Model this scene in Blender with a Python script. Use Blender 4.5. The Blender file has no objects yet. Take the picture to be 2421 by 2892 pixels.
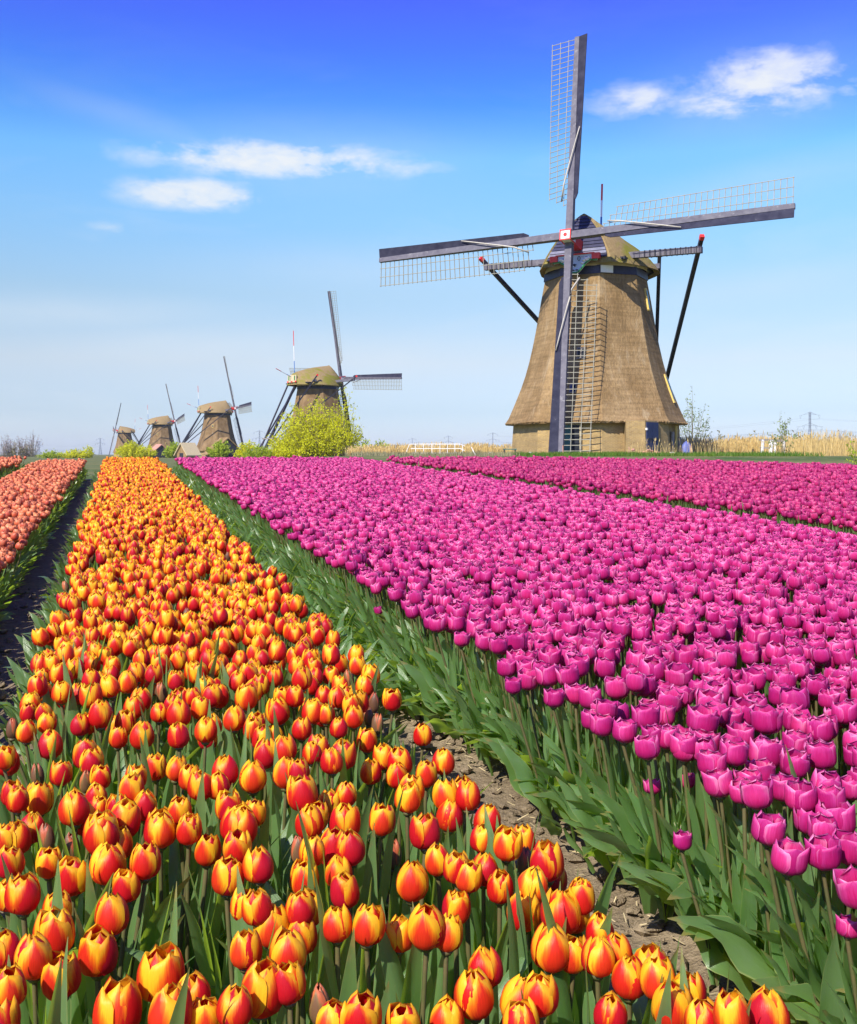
import bpy, math, random
import numpy as np
from mathutils import Vector, Matrix, Euler
random.seed(7); RNG = np.random.default_rng(7)
sc = bpy.context.scene
COL = sc.collection
R = math.radians
PI = math.pi

# ------------------------------------------------------------------ camera, sky, sun, exposure
EYE = 1.15; F = 3000.0; CX = 1210.5; HZ = 1283.0          # photo pixels (2421 x 2892)
cam_d = bpy.data.cameras.new('camera'); cam = bpy.data.objects.new('camera', cam_d); COL.objects.link(cam)
cam.location = (0, 0, EYE); cam.rotation_euler = (R(90), 0, 0)
cam_d.sensor_fit = 'HORIZONTAL'; cam_d.sensor_width = 36.0; cam_d.lens = F / 2421 * 36
cam_d.shift_y = -(1446 - HZ) / 2421
cam_d.clip_start = 0.05; cam_d.clip_end = 20000
sc.camera = cam

SUN_AZ, SUN_EL = R(-33), R(43)        # azimuth from the direction behind the camera, negative = from the left
S = Vector((math.sin(SUN_AZ) * math.cos(SUN_EL), -math.cos(SUN_AZ) * math.cos(SUN_EL), math.sin(SUN_EL)))
sun_d = bpy.data.lights.new('sun', 'SUN'); sun = bpy.data.objects.new('sun', sun_d); COL.objects.link(sun)
sun_d.energy = 5.0; sun_d.angle = R(0.53); sun_d.color = (1.0, 0.93, 0.82)
sun.rotation_euler = S.to_track_quat('Z', 'Y').to_euler()
sun.location = (-30, -40, 60)

sc.view_settings.view_transform = 'Standard'; sc.view_settings.look = 'None'
sc.view_settings.exposure = 0.55; sc.view_settings.gamma = 1.0; sc.view_settings.use_curve_mapping = False
sc.cycles.max_bounces = 7; sc.cycles.diffuse_bounces = 3; sc.cycles.glossy_bounces = 2
sc.cycles.transmission_bounces = 5; sc.cycles.transparent_max_bounces = 6

class NT:
    """tiny node-tree writer"""
    def __init__(s, tree): s.t = tree; s.n = tree.nodes; s.l = tree.links
    def node(s, typ, props=None, **ins):
        nd = s.n.new(typ)
        for k, v in (props or {}).items(): setattr(nd, k, v)
        for k, v in ins.items(): s.set(nd, k, v)
        return nd
    def set(s, nd, k, v):
        key = int(k[1:]) if k[0] == 'i' and k[1:].isdigit() else k.replace('_', ' ')
        sock = nd.inputs[key]
        if isinstance(v, bpy.types.NodeSocket): s.l.new(v, sock)
        else: sock.default_value = v
    def m(s, op, a, b=0.0, c=None, clamp=False):
        nd = s.node('ShaderNodeMath', {'operation': op, 'use_clamp': clamp}, i0=a, i1=b)
        if c is not None: s.set(nd, 'i2', c)
        return nd.outputs[0]
    def mix(s, f, a, b, blend='MIX'):
        nd = s.n.new('ShaderNodeMix'); nd.data_type = 'RGBA'; nd.blend_type = blend
        for i, v in ((0, f), (6, a), (7, b)):
            if isinstance(v, bpy.types.NodeSocket): s.l.new(v, nd.inputs[i])
            else:
                nd.inputs[i].default_value = v if i == 0 or len(v) == 4 else (*v, 1)
        return nd.outputs[2]
    def ramp(s, f, stops, interp='LINEAR'):
        nd = s.n.new('ShaderNodeValToRGB'); cr = nd.color_ramp; cr.interpolation = interp
        while len(cr.elements) < len(stops): cr.elements.new(0.5)
        for e, (p, c) in zip(cr.elements, stops):
            e.position = p; e.color = (c, c, c, 1) if isinstance(c, (int, float)) else (*c, 1)
        s.l.new(f, nd.inputs[0]); return nd.outputs[0]
    def noise(s, vec, scale, detail=3.0, rough=0.55, dist=0.0, out=0):
        nd = s.n.new('ShaderNodeTexNoise')
        nd.inputs['Scale'].default_value = scale; nd.inputs['Detail'].default_value = detail
        nd.inputs['Roughness'].default_value = rough; nd.inputs['Distortion'].default_value = dist
        if vec is not None: s.l.new(vec, nd.inputs['Vector'])
        return nd.outputs[out]
    def map(s, vec, scale=(1, 1, 1), loc=(0, 0, 0), rot=(0, 0, 0)):
        nd = s.n.new('ShaderNodeMapping'); s.l.new(vec, nd.inputs[0])
        nd.inputs['Scale'].default_value = scale; nd.inputs['Location'].default_value = loc; nd.inputs['Rotation'].default_value = rot
        return nd.outputs[0]

world = bpy.data.worlds.new('World'); sc.world = world; world.use_nodes = True
w = NT(world.node_tree); w.n.clear()
sky = w.node('ShaderNodeTexSky', {'sky_type': 'NISHITA', 'sun_disc': False, 'sun_elevation': SUN_EL,
             'sun_rotation': PI - SUN_AZ, 'altitude': 0.0, 'air_density': 1.0, 'dust_density': 0.6, 'ozone_density': 2.2})
gen = w.node('ShaderNodeTexCoord').outputs['Generated']
nrm = w.node('ShaderNodeVectorMath', {'operation': 'NORMALIZE'}); w.l.new(gen, nrm.inputs[0])
xyz = w.node('ShaderNodeSeparateXYZ'); w.l.new(nrm.outputs[0], xyz.inputs[0])
az = w.m('ARCTAN2', xyz.outputs[0], xyz.outputs[1]); el = w.m('ARCSINE', xyz.outputs[2])
# the deep polarised blue away from the horizon
el01 = w.m('MULTIPLY', el, 1 / R(45), clamp=True)
tint = w.ramp(el01, [(0.0, (.43, .50, .74)), (.05, (.36, .405, .555)), (.11, (.47, .435, .475)), (.19, (.47, .495, .51)), (.277, (.435, .59, .66)), (.345, (.36, .625, .77)), (.405, (.17, .42, .81)), (.46, (.18, .32, .88)), (.52, (.205, .24, .955)), (1.0, (.13, .16, .70))])
tint = w.mix(1.0, tint, (2.0, 2.0, 2.0), 'MULTIPLY')
skyc = w.mix(1.0, sky.outputs[0], tint, 'MULTIPLY')
# clouds: small fair-weather cumulus plus thin cirrus, all in direction space
def px_dir(x, y): return math.atan((x - CX) / F), math.atan((HZ - y) / F * math.cos(math.atan((x - CX) / F)))
cn = w.noise(w.map(nrm.outputs[0], (14, 14, 34)), 1.0, 7.0, 0.60, 0.25)
cn2 = w.noise(w.map(nrm.outputs[0], (40, 40, 70), (3, 1, 7)), 1.0, 5.0, 0.62)
acc = None
for (px, py, rx, ry, amp) in [(760, 447, 330, 46, 1.0), (950, 470, 260, 34, .75), (620, 440, 170, 34, .5), (560, 548, 190, 38, .95),
                              (2170, 235, 190, 75, .95), (2080, 290, 170, 50, .75), (1810, 285, 130, 45, .62), (2190, 170, 90, 50, .55),
                              (2420, 245, 80, 40, .5), (300, 642, 60, 18, .5), (2330, 180, 60, 18, .4)]:
    a0, e0 = px_dir(px, py)
    da = w.m('MULTIPLY', w.m('SUBTRACT', az, a0), F / rx); de = w.m('MULTIPLY', w.m('SUBTRACT', el, e0), F / ry)
    d2 = w.m('ADD', w.m('MULTIPLY', da, da), w.m('MULTIPLY', de, de))
    g = w.m('MULTIPLY', w.m('EXPONENT', w.m('MULTIPLY', d2, -0.9)), amp)
    acc = g if acc is None else w.m('MAXIMUM', acc, g)
nz = w.m('ADD', w.m('MULTIPLY', w.m('SUBTRACT', cn, 0.5), 1.5), w.m('MULTIPLY', w.m('SUBTRACT', cn2, 0.5), 0.55))
dens = w.m('MULTIPLY', acc, w.m('ADD', 0.68, w.m('MULTIPLY', nz, 2.2)))
cl = w.ramp(dens, [(0.10, 0.0), (0.32, 0.32), (0.58, 0.74), (0.95, 0.93)])
cir = w.noise(w.map(nrm.outputs[0], (5, 5, 22), (2, 5, 1)), 1.0, 6.0, 0.6, 0.6)
cirm = w.m('MULTIPLY', w.ramp(cir, [(0.50, 0.0), (0.75, 1.0)]), 0.16)
cirm = w.m('MULTIPLY', cirm, w.ramp(el01, [(0.0, 1.0), (0.30, .8), (0.45, 0.15), (1.0, 0.15)]))
cl = w.m('MAXIMUM', cl, cirm)
for (px, py, rx, ry, slope, amp) in [(400, 345, 300, 42, -.24, .13), (900, 450, 420, 110, 0, .16), (2150, 260, 330, 110, .1, .16), (150, 880, 420, 45, .03, .22), (560, 980, 480, 60, .05, .24), (1050, 760, 500, 70, 0, .16), (1000, 1010, 560, 70, .04, .2), (2200, 500, 420, 60, .15, .14), (2150, 800, 420, 50, .1, .14)]:
    a0, e0 = px_dir(px, py); da = w.m('SUBTRACT', az, a0)           # thin veils of high cloud
    de = w.m('MULTIPLY', w.m('SUBTRACT', w.m('SUBTRACT', el, e0), w.m('MULTIPLY', da, slope)), F / ry); da = w.m('MULTIPLY', da, F / rx)
    g = w.m('EXPONENT', w.m('MULTIPLY', w.m('ADD', w.m('MULTIPLY', da, da), w.m('MULTIPLY', de, de)), -1.0))
    cl = w.m('MAXIMUM', cl, w.m('MULTIPLY', w.m('MULTIPLY', g, amp), w.m('MULTIPLY', w.m('ADD', cir, cn), 1.0)))
skyc = w.mix(cl, skyc, (6.3, 6.5, 6.7))
bg = w.node('ShaderNodeBackground', None, Color=skyc, Strength=0.097)
w.l.new(bg.outputs[0], w.node('ShaderNodeOutputWorld').inputs[0])

# ------------------------------------------------------------------ helpers
class MB:
    def __init__(s): s.v = []; s.f = []; s.mi = []; s.uv = []
    def add(s, verts, faces, mi=0, uvs=None):
        o = len(s.v); s.v.extend([tuple(v) for v in verts])
        for f in faces:
            s.f.append([o + i for i in f]); s.mi.append(mi)
            s.uv.extend([uvs[i] for i in f] if uvs is not None else [(0, 0)] * len(f))
    def box(s, c, size, rot=None, mi=0):
        x, y, z = [k / 2 for k in size]; M = rot or Matrix.Identity(3); c = Vector(c)
        vs = [c + M @ Vector((sx * x, sy * y, sz * z)) for sz in (-1, 1) for sy in (-1, 1) for sx in (-1, 1)]
        s.add(vs, [(0, 2, 3, 1), (4, 5, 7, 6), (0, 1, 5, 4), (2, 6, 7, 3), (0, 4, 6, 2), (1, 3, 7, 5)], mi)
    def beam(s, p0, p1, w0, h0, w1=None, h1=None, up=(0, 0, 1), mi=0):
        p0 = Vector(p0); p1 = Vector(p1); w1 = w1 or w0; h1 = h1 or h0
        d = (p1 - p0).normalized(); up = Vector(up)
        if abs(d.dot(up)) > .98: up = Vector((1, 0, 0)) if abs(d.x) < .9 else Vector((0, 1, 0))
        a = d.cross(up).normalized(); b = a.cross(d)
        vs = []
        for p, w_, h_ in ((p0, w0, h0), (p1, w1, h1)):
            for sa, sb in ((-1, -1), (1, -1), (1, 1), (-1, 1)): vs.append(p + a * sa * w_ / 2 + b * sb * h_ / 2)
        s.add(vs, [(0, 1, 2, 3), (7, 6, 5, 4), (0, 4, 5, 1), (1, 5, 6, 2), (2, 6, 7, 3), (3, 7, 4, 0)], mi)
    def tube(s, pts, r0, r1=None, n=6, mi=0, cap=True):
        pts = [Vector(p) for p in pts]; r1 = r0 if r1 is None else r1; vs = []; uvs = []
        for i, p in enumerate(pts):
            d = (pts[min(i + 1, len(pts) - 1)] - pts[max(i - 1, 0)]).normalized()
            a = d.cross(Vector((0, 0, 1)) if abs(d.z) < .9 else Vector((1, 0, 0))).normalized(); b = d.cross(a)
            t = i / (len(pts) - 1); r = r0 + (r1 - r0) * t
            for k in range(n):
                th = 2 * PI * k / n; vs.append(p + a * r * math.cos(th) + b * r * math.sin(th)); uvs.append((k / n, t))
        fs = [(i * n + k, i * n + (k + 1) % n, (i + 1) * n + (k + 1) % n, (i + 1) * n + k) for i in range(len(pts) - 1) for k in range(n)]
        if cap: fs += [tuple(range(n - 1, -1, -1)), tuple(range((len(pts) - 1) * n, len(pts) * n))]
        s.add(vs, fs, mi, uvs)
    def merge(s, o, M=None, mimap=None):
        off = len(s.v)
        s.v.extend([tuple(M @ Vector(v)) for v in o.v] if M is not None else o.v)
        s.f.extend([[off + i for i in f] for f in o.f]); s.mi.extend([mimap[k] if mimap else k for k in o.mi]); s.uv.extend(o.uv)
    def mesh(s, name, mats, smooth=False):
        me = bpy.data.meshes.new(name); me.from_pydata(s.v, [], s.f)
        for m_ in (mats if isinstance(mats, (list, tuple)) else [mats]): me.materials.append(m_)
        if len(s.f):
            me.polygons.foreach_set('material_index', np.array(s.mi, dtype=np.int32))
            me.uv_layers.new(name='UVMap').data.foreach_set('uv', np.array(s.uv, dtype=np.float32).ravel())
            if smooth: me.polygons.foreach_set('use_smooth', np.ones(len(s.f), dtype=bool))
        me.update(); return me
    def build(s, name, mats, parent=None, smooth=False): return link(name, s.mesh(name, mats, smooth), parent)

def link(name, me, parent=None, loc=None, rot=None, scale=None):
    o = bpy.data.objects.new(name, me); COL.objects.link(o)
    if parent is not None: o.parent = parent
    if loc is not None: o.location = loc
    if rot is not None: o.rotation_euler = rot
    if scale is not None: o.scale = (scale,) * 3 if isinstance(scale, (int, float)) else scale
    return o
def tag(o, label=None, cat=None, group=None, kind=None):
    if label: o['label'] = label
    if cat: o['category'] = cat
    if group: o['group'] = group
    if kind: o['kind'] = kind
    return o
def empty(name, loc=(0, 0, 0), rz=0.0):
    o = bpy.data.objects.new(name, None); COL.objects.link(o); o.location = loc; o.rotation_euler = (0, 0, rz); o.empty_display_size = .2
    return o
def sst(a, b, x):
    t = np.clip((x - a) / (b - a), 0, 1); return t * t * (3 - 2 * t)

# ------------------------------------------------------------------ materials
def new_mat(name):
    m = bpy.data.materials.new(name); m.use_nodes = True; t = NT(m.node_tree); t.n.clear()
    out = t.node('ShaderNodeOutputMaterial'); return m, t, out
def simple(name, c0, c1=None, rough=.6, scale=6.0, bump=0.0, bscale=40.0, spec=.4, stretch=(1, 1, 1), wear=None, island=0.0, metallic=0.0):
    """colour varied by noise between c0 and c1, optional worn patches, fine relief"""
    m, t, out = new_mat(name); c1 = c1 or tuple(min(1, k * 1.35) for k in c0)
    co = t.map(t.node('ShaderNodeTexCoord').outputs['Object'], stretch)
    n1 = t.noise(co, scale, 6.0, .62)
    col = t.mix(t.ramp(n1, [(.32, 0.0), (.68, 1.0)]), c0, c1)
    if wear:
        wc, lo, hi, ws = wear
        col = t.mix(t.ramp(t.noise(co, ws, 8.0, .7, .4), [(lo, 0.0), (hi, 1.0)]), col, wc)
    if island:
        rp = t.node('ShaderNodeNewGeometry').outputs['Random Per Island']
        col = t.mix(1.0, col, t.ramp(rp, [(0, 1 - island), (1, 1 + island)]), 'MULTIPLY')
    p = t.node('ShaderNodeBsdfPrincipled', None, Base_Color=col, Roughness=rough, Metallic=metallic)
    p.inputs['Specular IOR Level'].default_value = spec
    if bump:
        b = t.node('ShaderNodeBump', None, Strength=bump, Distance=.02, Height=t.noise(co, bscale, 5.0, .65)); t.l.new(b.outputs[0], p.inputs['Normal'])
    t.l.new(p.outputs[0], out.inputs[0]); return m
def leafy(t, out, col, trans_col, ft, rough=.45, spec=.35, bump=None):
    p = t.node('ShaderNodeBsdfPrincipled', None, Base_Color=col, Roughness=rough); p.inputs['Specular IOR Level'].default_value = spec
    tr = t.node('ShaderNodeBsdfTranslucent', None, Color=trans_col)
    if bump is not None: t.l.new(bump, p.inputs['Normal'])
    mx = t.node('ShaderNodeMixShader', None, Fac=ft); t.l.new(p.outputs[0], mx.inputs[1]); t.l.new(tr.outputs[0], mx.inputs[2])
    t.l.new(mx.outputs[0], out.inputs[0])

def petal_mat(name, base, edge, tip, kind, ft=.38):
    """kind 'flame': the red flame runs up the petal's middle, margins and tip yellow; 'plain': one colour with paler margins"""
    m, t, out = new_mat(name)
    uv = t.node('ShaderNodeUVMap', {'uv_map': 'UVMap'}).outputs[0]
    sx = t.node('ShaderNodeSeparateXYZ'); t.l.new(uv, sx.inputs[0]); u, v = sx.outputs[0], sx.outputs[1]
    rnd = t.node('ShaderNodeObjectInfo').outputs['Random']
    au = t.m('ABSOLUTE', t.m('MULTIPLY_ADD', u, 2.0, -1.0))
    off = t.node('ShaderNodeCombineXYZ', None, X=t.m('MULTIPLY', rnd, 37.0), Y=t.m('MULTIPLY', rnd, 11.0))
    va = t.node('ShaderNodeVectorMath', {'operation': 'ADD'}); t.l.new(uv, va.inputs[0]); t.l.new(off.outputs[0], va.inputs[1])
    streak = t.noise(t.map(va.outputs[0], (16, 1.1, 1)), 1.0, 4.0, .6)
    fine = t.noise(t.map(va.outputs[0], (70, 3, 1)), 1.0, 3.0, .6)
    if kind == 'flame':
        lim = t.m('ADD', t.m('MULTIPLY', t.m('POWER', v, 3.4), .50), t.m('MULTIPLY', au, t.m('MULTIPLY_ADD', v, .70, .36)))
        lim = t.m('ADD', lim, t.m('MULTIPLY', t.m('SUBTRACT', streak, .5), .42))
        lim = t.m('ADD', lim, t.m('MULTIPLY', t.m('SUBTRACT', rnd, .5), .34))
        col = t.ramp(lim, [(.37, base), (.54, edge), (.71, tip), (.95, tuple(min(1, k * 1.05) for k in tip))])
    else:
        lim = t.m('ADD', t.m('MULTIPLY', t.m('POWER', au, 2.0), .40), t.m('MULTIPLY', t.m('POWER', v, 2.6), .42))
        lim = t.m('ADD', lim, t.m('MULTIPLY', t.m('SUBTRACT', streak, .5), .62))
        lim = t.m('ADD', lim, t.m('MULTIPLY', t.m('SUBTRACT', rnd, .5), .22))
        col = t.ramp(lim, [(.06, base), (.40, edge), (.80, tip)])
        col = t.mix(t.m('MULTIPLY', t.ramp(v, [(.12, 1.0), (.62, 0.0)]), .55), col, tuple(k * .62 for k in base))   # base colour darkened low on the petal
        low = t.ramp(v, [(0.0, 1.0), (.07, .0)])
        col = t.mix(t.m('MULTIPLY', low, .7), col, (.75, .62, .30))
    col = t.mix(1.0, col, t.ramp(fine, [(.3, .86), (.7, 1.12)]), 'MULTIPLY')
    hs = t.node('ShaderNodeHueSaturation', None, Color=col, Hue=t.m('MULTIPLY_ADD', rnd, .016, .492), Value=t.m('MULTIPLY_ADD', rnd, .30, .85))
    bmp = t.node('ShaderNodeBump', None, Strength=.25, Distance=.002, Height=t.m('ADD', fine, streak))
    leafy(t, out, hs.outputs[0], hs.outputs[0], ft, .38, .35, bmp.outputs[0])
    return m
M = {}
M['petal_red'] = petal_mat('petal_red_yellow', (.68, .020, .012), (.90, .18, .012), (.96, .53, .020), 'flame', .42)
M['petal_pink'] = petal_mat('petal_magenta', (.54, .013, .150), (.68, .050, .27), (.86, .31, .53), 'plain', .32)
M['petal_crimson'] = petal_mat('petal_crimson', (.50, .014, .135), (.62, .045, .215), (.78, .20, .38), 'plain')
M['petal_coral'] = petal_mat('petal_coral', (.74, .14, .06), (.84, .28, .125), (.90, .47, .24), 'plain')
M['petal_orange'] = petal_mat('petal_far_orange', (.70, .04, .015), (.88, .17, .015), (.95, .52, .015), 'flame')
M['petal_bud'] = petal_mat('petal_bud', (.17, .085, .045), (.22, .13, .05), (.50, .12, .05), 'flame', .2)

def leaf_mat(name, c0, c1, tr, ft):
    m, t, out = new_mat(name)
    uv = t.node('ShaderNodeUVMap', {'uv_map': 'UVMap'}).outputs[0]
    sx = t.node('ShaderNodeSeparateXYZ'); t.l.new(uv, sx.inputs[0]); u, v = sx.outputs[0], sx.outputs[1]
    rnd = t.node('ShaderNodeObjectInfo').outputs['Random']
    rpi = t.node('ShaderNodeNewGeometry').outputs['Random Per Island']
    au = t.m('ABSOLUTE', t.m('MULTIPLY_ADD', u, 2.0, -1.0))
    veins = t.noise(t.map(uv, (46, 1.2, 1)), 1.0, 3.0, .6)
    blot = t.noise(t.node('ShaderNodeTexCoord').outputs['Object'], 26, 5.0, .65)
    f = t.m('ADD', t.m('MULTIPLY', veins, .5), t.m('MULTIPLY', t.m('ADD', rnd, rpi), .38))
    col = t.mix(t.ramp(f, [(.3, 0.0), (.9, 1.0)]), c0, c1)
    col = t.mix(t.m('MULTIPLY', t.ramp(blot, [(.52, 0.0), (.72, 1.0)]), .35), col, (.16, .22, .15))       # waxy bloom
    col = t.mix(t.m('MULTIPLY', t.ramp(t.m('ADD', v, t.m('MULTIPLY', t.m('SUBTRACT', blot, .5), .5)), [(.93, 0.0), (1.02, 1.0)]), .7), col, (.30, .22, .07))   # dry tips
    col = t.mix(t.m('MULTIPLY', t.ramp(au, [(.93, 0.0), (.99, 1.0)]), .65), col, (.36, .40, .14))         # pale thin margin
    spots = t.noise(t.node('ShaderNodeTexCoord').outputs['Object'], 210, 1.0, .5)
    col = t.mix(t.m('MULTIPLY', t.ramp(spots, [(.74, 0.0), (.79, 1.0)]), .5), col, (.40, .42, .16))
    bmp = t.node('ShaderNodeBump', None, Strength=.35, Distance=.002, Height=veins)
    leafy(t, out, col, t.mix(rnd, tr, tuple(k * .7 for k in tr)), ft, .30, .55, bmp.outputs[0]); return m
M['leaf'] = leaf_mat('tulip_leaf', (.058, .150, .038), (.155, .270, .100), (.60, .88, .06), .43)
M['stem'] = simple('tulip_stem', (.075, .095, .030), (.135, .10, .045), .45, 9, spec=.35)

m, t, out = new_mat('soil')
co = t.node('ShaderNodeTexCoord').outputs['Object']
n1 = t.noise(co, 3.0, 8, .65); n2 = t.noise(co, 38, 6, .7); n3 = t.noise(co, 160, 3, .6)
col = t.mix(t.ramp(t.m('ADD', t.m('MULTIPLY', n1, .4), t.m('MULTIPLY', n2, .6)), [(.36, 0.0), (.66, 1.0)]), (.16, .122, .078), (.37, .295, .195))
col = t.mix(t.ramp(n3, [(.60, 0.0), (.72, .6)]), col, (.40, .33, .23))
p = t.node('ShaderNodeBsdfPrincipled', None, Base_Color=col, Roughness=.95); p.inputs['Specular IOR Level'].default_value = .1
b = t.node('ShaderNodeBump', None, Strength=.9, Distance=.02, Height=t.m('ADD', n2, t.m('MULTIPLY', n3, .5))); t.l.new(b.outputs[0], p.inputs['Normal'])
t.l.new(p.outputs[0], out.inputs[0]); M['soil'] = m
M['straw'] = simple('straw', (.42, .34, .18), (.6, .5, .3), .8, 12, island=.3)

m, t, out = new_mat('meadow')
co = t.node('ShaderNodeTexCoord').outputs['Object']
n1 = t.noise(co, .25, 6, .6); n2 = t.noise(co, 4.0, 6, .7)
col = t.mix(t.ramp(n1, [(.35, 0.0), (.65, 1.0)]), (.055, .105, .022), (.20, .18, .07))
col = t.mix(1.0, col, t.ramp(n2, [(.3, .7), (.7, 1.25)]), 'MULTIPLY')
p = t.node('ShaderNodeBsdfPrincipled', None, Base_Color=col, Roughness=.9); p.inputs['Specular IOR Level'].default_value = .15
t.l.new(p.outputs[0], out.inputs[0]); M['meadow'] = m

m, t, out = new_mat('thatch')
co = t.node('ShaderNodeTexCoord').outputs['Object']
n1 = t.noise(t.map(co, (1, 1, .55)), .55, 6, .6); n2 = t.noise(t.map(co, (9, 9, 2.6)), 1.0, 7, .72); n3 = t.noise(t.map(co, (30, 30, 9)), 1.0, 4, .7)
n4 = t.noise(t.map(co, (.5, .5, 6.5)), 1.0, 4, .6)
col = t.mix(t.ramp(n1, [(.32, 0.0), (.68, 1.0)]), (.230, .145, .062), (.37, .255, .125))
col = t.mix(1.0, col, t.ramp(n2, [(.3, .70), (.7, 1.26)]), 'MULTIPLY')
col = t.mix(1.0, col, t.ramp(n4, [(.35, .80), (.65, 1.12)]), 'MULTIPLY')
n5 = t.noise(t.map(co, (1.6, 1.6, .22)), 1.0, 5, .65, .3)
col = t.mix(t.m('MULTIPLY', t.ramp(n5, [(.52, 0.0), (.70, 1.0)]), .55), col, (.17, .115, .055))      # damp streaks running down
col = t.mix(t.m('MULTIPLY', t.ramp(n5, [(.30, 1.0), (.44, 0.0)]), .45), col, (.50, .40, .25))        # bleached patches
p = t.node('ShaderNodeBsdfPrincipled', None, Base_Color=col, Roughness=.95); p.inputs['Specular IOR Level'].default_value = .1
b = t.node('ShaderNodeBump', None, Strength=.8, Distance=.12, Height=t.m('ADD', t.m('MULTIPLY', n2, .8), t.m('MULTIPLY', n3, .5))); t.l.new(b.outputs[0], p.inputs['Normal'])
t.l.new(p.outputs[0], out.inputs[0]); M['thatch'] = m
def cap_thatch(name, moss):
    m, t, out = new_mat(name)
    co = t.node('ShaderNodeTexCoord').outputs['Object']
    n1 = t.noise(co, .42, 6, .62, .5); n2 = t.noise(t.map(co, (8, 8, 3)), 1.0, 7, .72)
    col = t.mix(t.ramp(n2, [(.3, 0.0), (.7, 1.0)]), (.20, .14, .065), (.36, .27, .13))
    col = t.mix(t.ramp(n1, [(moss, 0.0), (moss + .14, .9)]), col, (.20, .20, .025))
    p = t.node('ShaderNodeBsdfPrincipled', None, Base_Color=col, Roughness=.95); p.inputs['Specular IOR Level'].default_value = .1
    b = t.node('ShaderNodeBump', None, Strength=.7, Distance=.1, Height=n2); t.l.new(b.outputs[0], p.inputs['Normal'])
    t.l.new(p.outputs[0], out.inputs[0]); return m
M['cap_main'] = cap_thatch('cap_thatch', .50); M['cap_moss'] = cap_thatch('mossy_cap_thatch', .47); M['cap_brown'] = cap_thatch('brown_cap_thatch', .72)

M['thatch_dark'] = simple('weathered_thatch', (.15, .095, .045), (.27, .185, .095), .95, 1.2, .6, 14, spec=.1, stretch=(1, 1, .6), wear=((.33, .26, .16), .58, .74, 1.6))
m, t, out = new_mat('brick')
uv = t.node('ShaderNodeUVMap', {'uv_map': 'UVMap'}).outputs[0]
br = t.node('ShaderNodeTexBrick', {'offset': .5}, Color1=(.40, .265, .085, 1), Color2=(.29, .185, .065, 1), Mortar=(.36, .28, .15, 1), Scale=1.0)
br.inputs['Mortar Size'].default_value = .012; br.inputs['Brick Width'].default_value = .23; br.inputs['Row Height'].default_value = .075
t.l.new(uv, br.inputs['Vector'])
n1 = t.noise(t.node('ShaderNodeTexCoord').outputs['Object'], 1.2, 7, .65)
col = t.mix(1.0, br.outputs[0], t.ramp(n1, [(.3, .72), (.7, 1.25)]), 'MULTIPLY')
p = t.node('ShaderNodeBsdfPrincipled', None, Base_Color=col, Roughness=.9)
b = t.node('ShaderNodeBump', None, Strength=.5, Distance=.02, Height=br.outputs[1]); b.invert = True; t.l.new(b.outputs[0], p.inputs['Normal'])
t.l.new(p.outputs[0], out.inputs[0]); M['brick'] = m

M['navy'] = simple('navy_boards', (.022, .024, .055), (.040, .042, .085), .5, 3, .3, 30, wear=((.16, .16, .20), .60, .74, 5.0))
M['slate'] = simple('grey_blue_boards', (.12, .13, .19), (.20, .21, .28), .6, 3, .3, 30)
M['stock'] = simple('grey_stock', (.105, .10, .125), (.175, .17, .19), .8, 2.2, .25, 18, wear=((.42, .41, .40), .60, .76, 3.0), spec=.15)
M['board'] = simple('dark_sail_board', (.022, .023, .042), (.046, .047, .072), .85, 2.0, .3, 20, wear=((.26, .25, .26), .66, .76, 4.0), spec=.12)
M['bar'] = simple('pale_lattice_bar', (.21, .205, .15), (.31, .30, .235), .7, 3.0)
M['tar'] = simple('tarred_timber', (.016, .016, .024), (.032, .032, .042), .55, 4.0)
M['cream'] = simple('cream_paint', (.50, .40, .22), (.62, .52, .32), .6, 2.0)
M['yellowpaint'] = simple('ochre_paint', (.62, .44, .10), (.72, .54, .16), .6, 2.0)
M['white'] = simple('white_paint', (.74, .73, .70), (.82, .81, .79), .5, 3.0, wear=((.45, .42, .36), .66, .78, 6.0))
M['red'] = simple('red_paint', (.62, .03, .025), (.72, .05, .04), .45, 4.0)
M['green'] = simple('green_paint', (.02, .17, .06), (.035, .25, .09), .5, 4.0)
M['doorgreen'] = simple('door_green', (.045, .13, .115), (.065, .17, .15), .5, 4.0)
M['doorblue'] = simple('door_blue', (.012, .022, .080), (.02, .034, .11), .5, 4.0)
M['skyblue'] = simple('pale_blue_paint', (.42, .52, .66), (.52, .6, .72), .5, 4.0)
M['flagblue'] = simple('flag_blue', (.04, .14, .42), (.06, .18, .5), .5, 4.0)
M['canvas'] = simple('sail_canvas', (.42, .39, .31), (.54, .51, .43), .8, 5.0, .3, 30)
M['glass'] = simple('dark_glass_and_doorway_shade', (.02, .024, .03), (.035, .04, .05), .08, 2.0, spec=.6)
M['galv'] = simple('galvanised_steel', (.19, .23, .27), (.24, .28, .32), .6, .2)
M['greywood'] = simple('grey_wood', (.19, .17, .14), (.30, .27, .23), .8, 4.0, .3, 30)
M['stone'] = simple('pale_stone', (.45, .42, .36), (.6, .57, .5), .8, 3.0)
M['tarp'] = simple('blue_tarp', (.07, .10, .30), (.12, .15, .38), .5, 5.0)
M['redplant'] = simple('pinkish_rubble', (.40, .17, .12), (.55, .30, .22), .9, 8.0, island=.25)
def plant_mat(name, c0, c1, tr, ft=.35):
    m, t, out = new_mat(name)
    rp = t.node('ShaderNodeNewGeometry').outputs['Random Per Island']
    col = t.mix(rp, c0, c1)
    leafy(t, out, col, t.mix(rp, tr, tuple(k * .75 for k in tr)), ft, .6, .25); return m
M['willow'] = plant_mat('willow_leaf', (.52, .56, .015), (.68, .70, .035), (.95, .92, .03), .52)
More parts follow.
